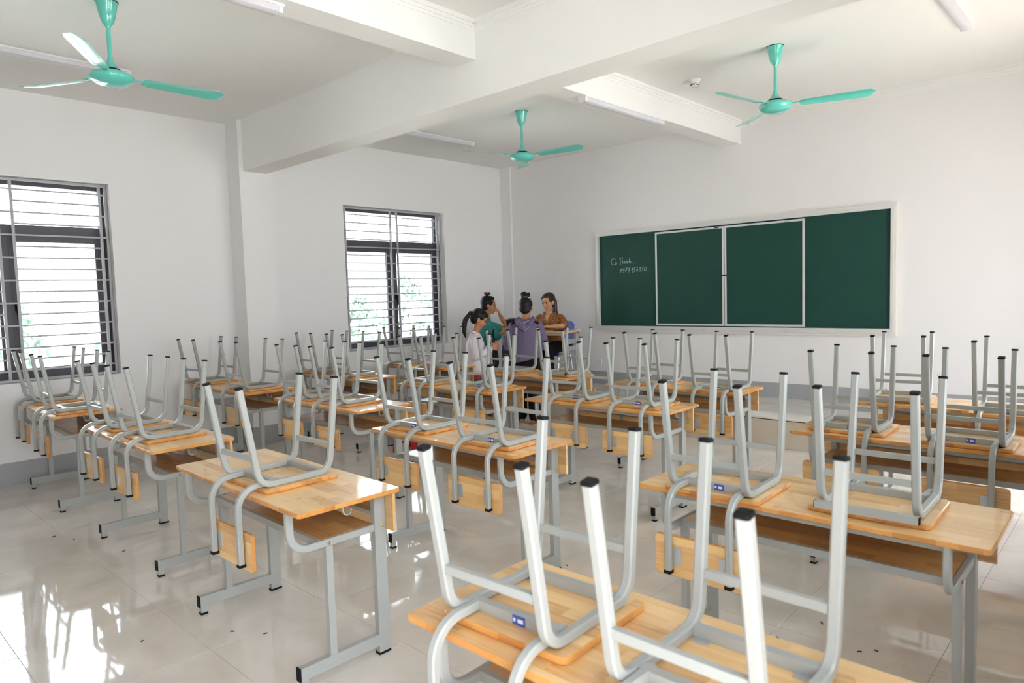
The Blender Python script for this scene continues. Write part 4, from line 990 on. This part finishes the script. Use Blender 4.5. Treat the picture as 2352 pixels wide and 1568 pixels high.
# -- woman in the teal shirt leaning on the desk
def teal_woman():
    r = figure('person', (-6.165, 6.02, 0), math.radians(-42), "woman in teal shirt resting chin on hand, elbow on the teacher's desk")
    F = Flesh(); hd = frame((0.0, 0.105, 1.385), -0.02, 0.10)
    F.loft([((0, -0.03, 0.78), 0.14, 0.10), ((0, -0.01, 0.95), 0.12, 0.085), ((0, 0.03, 1.10), 0.135, 0.085), ((0, 0.05, 1.19), 0.12, 0.06), ((0, 0.055, 1.22), 0.055, 0.05)])
    F.limb([(0, 0.045, 1.18), (0, 0.07, 1.26), (0, 0.09, 1.33)], [0.058, 0.048, 0.050])
    head_parts(hd, r, M['skin'], F)
    # left arm: elbow on the desk, forearm up, hand under the chin
    el = (-0.245, 0.335, 1.080)
    F.limb([(-0.155, 0.05, 1.165), (-0.215, 0.19, 1.09), el, (-0.16, 0.30, 1.17), (-0.065, 0.245, 1.262)], [0.042, 0.038, 0.036, 0.031, 0.023])
    hand(F, (-0.065, 0.245, 1.262), (0.62, -0.25, 0.62), (0.2, -0.9, -0.3), -1, 0.75)
    # right arm: forearm folded across
    F.limb([(0.155, 0.05, 1.165), (0.205, 0.19, 1.00), (0.10, 0.31, 1.085), (0.02, 0.32, 1.09)], [0.042, 0.037, 0.030, 0.023])
    hand(F, (0.02, 0.32, 1.09), (-0.9, 0.25, 0.05), (0, 0.2, -1), 1, 0.35)
    for s in (-1, 1):
        foot(F, (s*0.085, 0, 0), (s*0.15, 1), 0.010); F.limb([(s*0.08, -0.02, 0.76), (s*0.082, 0.0, 0.42), (s*0.085, -0.01, 0.12)], [0.08, 0.055, 0.038]); sandal((s*0.085, 0, 0), (s*0.15, 1), r)
    F.build('body', M['skin'], r, 0.006, 3)
    H_ = Flesh(); scalp(hd, H_); H_.ball(hd @ V3((0, -0.06, -0.035)), (0.060, 0.045, 0.055), 14, hd.to_quaternion()); H_.build('hair', M['hair'], r, 0.006, 2)
    B_ = Flesh(); rnd = random.Random(8)
    for k in range(10):
        a = rnd.random()*6.28; B_.ball(hd @ V3((0.024*math.cos(a), -0.030+0.024*math.sin(a), 0.130+0.022*rnd.random())), (0.018, 0.018, 0.016), 8)
    B_.build('hair_bun', M['hair'], r, 0.005, 1)
    sc = Flesh()
    for k in range(12):
        a = 2*PI*k/12; sc.ball(hd @ V3((0.030*math.cos(a), -0.030+0.030*math.sin(a), 0.142+0.010*(k % 2))), (0.014, 0.014, 0.011), 8)
    sc.build('scrunchie', cloth('dark_red_velvet', (0.16, 0.012, 0.022)), r, 0.005, 1)
    MB().lathe([(0, 0.009), (0.006, 0.006), (0.009, 0), (0.006, -0.006), (0, -0.009)], 10).build('earring', M['brass'], r).matrix_local = Matrix.Translation(hd @ V3((0.079, 0.004, -0.045)))
    C = Flesh()
    C.loft([((0, -0.03, 0.80), 0.168, 0.130), ((0, -0.015, 0.92), 0.158, 0.118), ((0, 0.02, 1.05), 0.165, 0.115), ((0, 0.04, 1.13), 0.168, 0.100), ((0, 0.05, 1.19), 0.140, 0.078), ((0, 0.06, 1.235), 0.072, 0.062)])
    C.limb([(-0.140, 0.05, 1.155), (-0.195, 0.14, 1.115), (-0.228, 0.23, 1.085)], [0.062, 0.060, 0.058])
    C.limb([(0.140, 0.05, 1.155), (0.185, 0.12, 1.08), (0.205, 0.185, 1.010)], [0.062, 0.060, 0.058])
    C.build('teal_shirt', M['tealcl'], r, 0.008, 4)
    w = Vector((-0.105, 0.268, 1.222)); dd = Vector((0.095, -0.055, 0.092)).normalized(); q = Vector((0, 0, 1)).rotation_difference(dd).to_matrix().to_4x4()
    MB().lathe([(0.026, -0.006), (0.029, 0), (0.026, 0.006)], 16).build('wrist_watch', M['brass'], r, 60).matrix_local = Matrix.Translation(w) @ q
    P = Flesh(); P.loft([((0, -0.03, 0.66), 0.150, 0.120), ((0, -0.03, 0.78), 0.150, 0.115), ((0, -0.03, 0.86), 0.140, 0.105)])
    for s in (-1, 1): P.limb([(s*0.076, -0.02, 0.70), (s*0.08, 0.0, 0.40), (s*0.085, -0.01, 0.095)], [0.088, 0.074, 0.062])
    P.build('trousers', M['black_cl'], r, 0.008, 3)
teal_woman()

# -- the seated teacher in a brown patterned blouse
def teacher():
    r = figure('person', (-5.845, 7.035, PZ), math.radians(196), "seated woman in brown patterned blouse with forearms on the teacher's desk")
    F = Flesh(); hd = frame((-0.01, 0.135, 1.115), -0.25, 0.24)
    F.loft([((0, -0.03, 0.50), 0.15, 0.11), ((0, 0.0, 0.66), 0.12, 0.085), ((0, 0.05, 0.82), 0.135, 0.088), ((0, 0.075, 0.92), 0.12, 0.06), ((0, 0.08, 0.95), 0.055, 0.05)])
    F.limb([(0, 0.075, 0.90), (0, 0.095, 0.985), (-0.005, 0.115, 1.06)], [0.056, 0.045, 0.048])
    head_parts(hd, r, M['skin_light'], F, True, 'hair_brown')
    for s, el, wr, hdr in ((-1, (-0.225, 0.17, 0.802), (-0.055, 0.285, 0.800), (0.85, 0.35, 0.0)), (1, (0.235, 0.17, 0.802), (0.14, 0.35, 0.800), (-0.3, 0.9, 0.0))):
        F.limb([(s*0.155, 0.065, 0.905), (s*0.205, 0.09, 0.84), el, wr], [0.042, 0.040, 0.036, 0.022])
        hand(F, wr, hdr, (0, 0.1, -1), -s if s > 0 else 1, 0.3)
        F.limb([(s*0.085, 0.0, 0.51), (s*0.10, 0.36, 0.50), (s*0.10, 0.38, 0.12)], [0.085, 0.058, 0.040]); foot(F, (s*0.10, 0.39, 0), (s*0.1, 1), 0.010); sandal((s*0.10, 0.39, 0), (s*0.1, 1), r)
    F.build('body', M['skin_light'], r, 0.006, 3)
    H_ = Flesh(); scalp(hd, H_, 0.004); H_.build('hair', M['hair_brown'], r, 0.006, 2)
    Pn = Flesh(); T = lambda p: hd @ V3(p)
    Pn.limb([T((0, -0.11, 0.03)), T((0.0, -0.135, -0.02)), (-0.045, 0.0, 0.99), (-0.075, -0.02, 0.90), (-0.08, -0.03, 0.84)], [0.026, 0.032, 0.034, 0.026, 0.010]); Pn.build('ponytail', M['hair_brown'], r, 0.005, 2)
    C = Flesh()
    C.loft([((0, -0.02, 0.53), 0.165, 0.130), ((0, 0.0, 0.66), 0.148, 0.115), ((0, 0.045, 0.80), 0.162, 0.118), ((0, 0.065, 0.875), 0.168, 0.100), ((0, 0.075, 0.925), 0.145, 0.075), ((0, 0.08, 0.955), 0.085, 0.062)])
    for s in (-1, 1): C.limb([(s*0.145, 0.065, 0.895), (s*0.195, 0.085, 0.845), (s*0.222, 0.13, 0.815)], [0.062, 0.058, 0.055])
    bl = C.build('blouse', M['brown'], r, 0.008, 4)
    cl = Flesh()
    for s in (-1, 1): cl.limb([(s*0.062, 0.02, 0.985), (s*0.070, 0.090, 0.965), (s*0.045, 0.165, 0.900), (s*0.008, 0.180, 0.815)], [0.012, 0.020, 0.022, 0.010])
    cl.build('lapel', M['brown'], r, 0.005, 1)
    nk = Flesh(); nk.loft([((0, 0.150, 0.945), 0.040, 0.010, (1, 0, 0), (0, 0.5, 0.8)), ((0, 0.168, 0.90), 0.028, 0.010, (1, 0, 0), (0, 0.5, 0.8)), ((0, 0.172, 0.845), 0.006, 0.010, (1, 0, 0), (0, 0.5, 0.8))]); nk.build('neckline_skin', M['skin_light'], r, 0.005, 1)
    for z in (0.80, 0.72): MB().lathe([(0, 0), (0.009, 0), (0.009, 0.003), (0, 0.004)], 10).build('button', M['white'], bl).matrix_local = Matrix.Translation((0.022, 0.168-0.30*(0.80-z), z)) @ Matrix.Rotation(-PI/2, 4, 'X')
    P = Flesh(); P.loft([((0, -0.03, 0.455), 0.168, 0.140), ((0, -0.03, 0.55), 0.165, 0.130), ((0, -0.02, 0.62), 0.14, 0.105)])
    for s in (-1, 1): P.limb([(s*0.088, 0.0, 0.525), (s*0.10, 0.36, 0.515), (s*0.10, 0.385, 0.30), (s*0.10, 0.385, 0.10)], [0.092, 0.078, 0.075, 0.085])
    P.build('trousers', M['black_cl'], r, 0.008, 3)
teacher()

# -- flowered tote bag hanging from the teal woman's arm
def tote():
    root = empty('tote_bag', (-5.90, 5.96, 0.62), math.radians(-42), label='black tote bag with red and green flower print hanging beside teal shirt', cat='bag')
    B_ = Flesh()
    B_.loft([((0, 0, 0.0), 0.150, 0.045), ((0, 0, 0.06), 0.175, 0.065), ((0, 0, 0.16), 0.150, 0.060), ((0, 0, 0.25), 0.105, 0.045), ((0, 0, 0.33), 0.055, 0.028), ((0, 0, 0.38), 0.030, 0.020)])
    b = B_.build('bag_body', M['blackbag'], root, 0.007, 2)
    MB().tube([(0.02, 0, 0.36), (0.035, 0.0, 0.44), (0.03, 0.01, 0.47), (-0.01, 0.01, 0.45), (-0.02, 0, 0.36)], 0.009, 8).build('strap', M['black'], root, 60)
    rnd = random.Random(4); fr = mat('flower_red', (0.38, 0.03, 0.045), 0.6); fg = mat('flower_green', (0.045, 0.20, 0.09), 0.6); fw = mat('flower_white', (0.5, 0.45, 0.45), 0.6)
    for k in range(13):
        z = 0.05+0.26*rnd.random(); wd = 0.15*(1-z/0.42)+0.02; x = (rnd.random()*2-1)*wd*0.8
        y = -(0.068*(1-0.75*(z/0.38)))-0.002
        mb = MB()
        for q in range(5):
            a = 2*PI*q/5; c = V3((x+0.009*math.cos(a), y, z+0.009*math.sin(a)))
            mb.prism([(c.x+0.007*math.cos(t*PI/3), c.z+0.007*math.sin(t*PI/3)) for t in range(6)], 0, 0.004, mat=Matrix(((1, 0, 0, 0), (0, 0, 1, y-0.004), (0, 1, 0, 0), (0, 0, 0, 1))))
        mb.build('printed_flower', (fr, fg, fw)[k % 3], b)
tote()
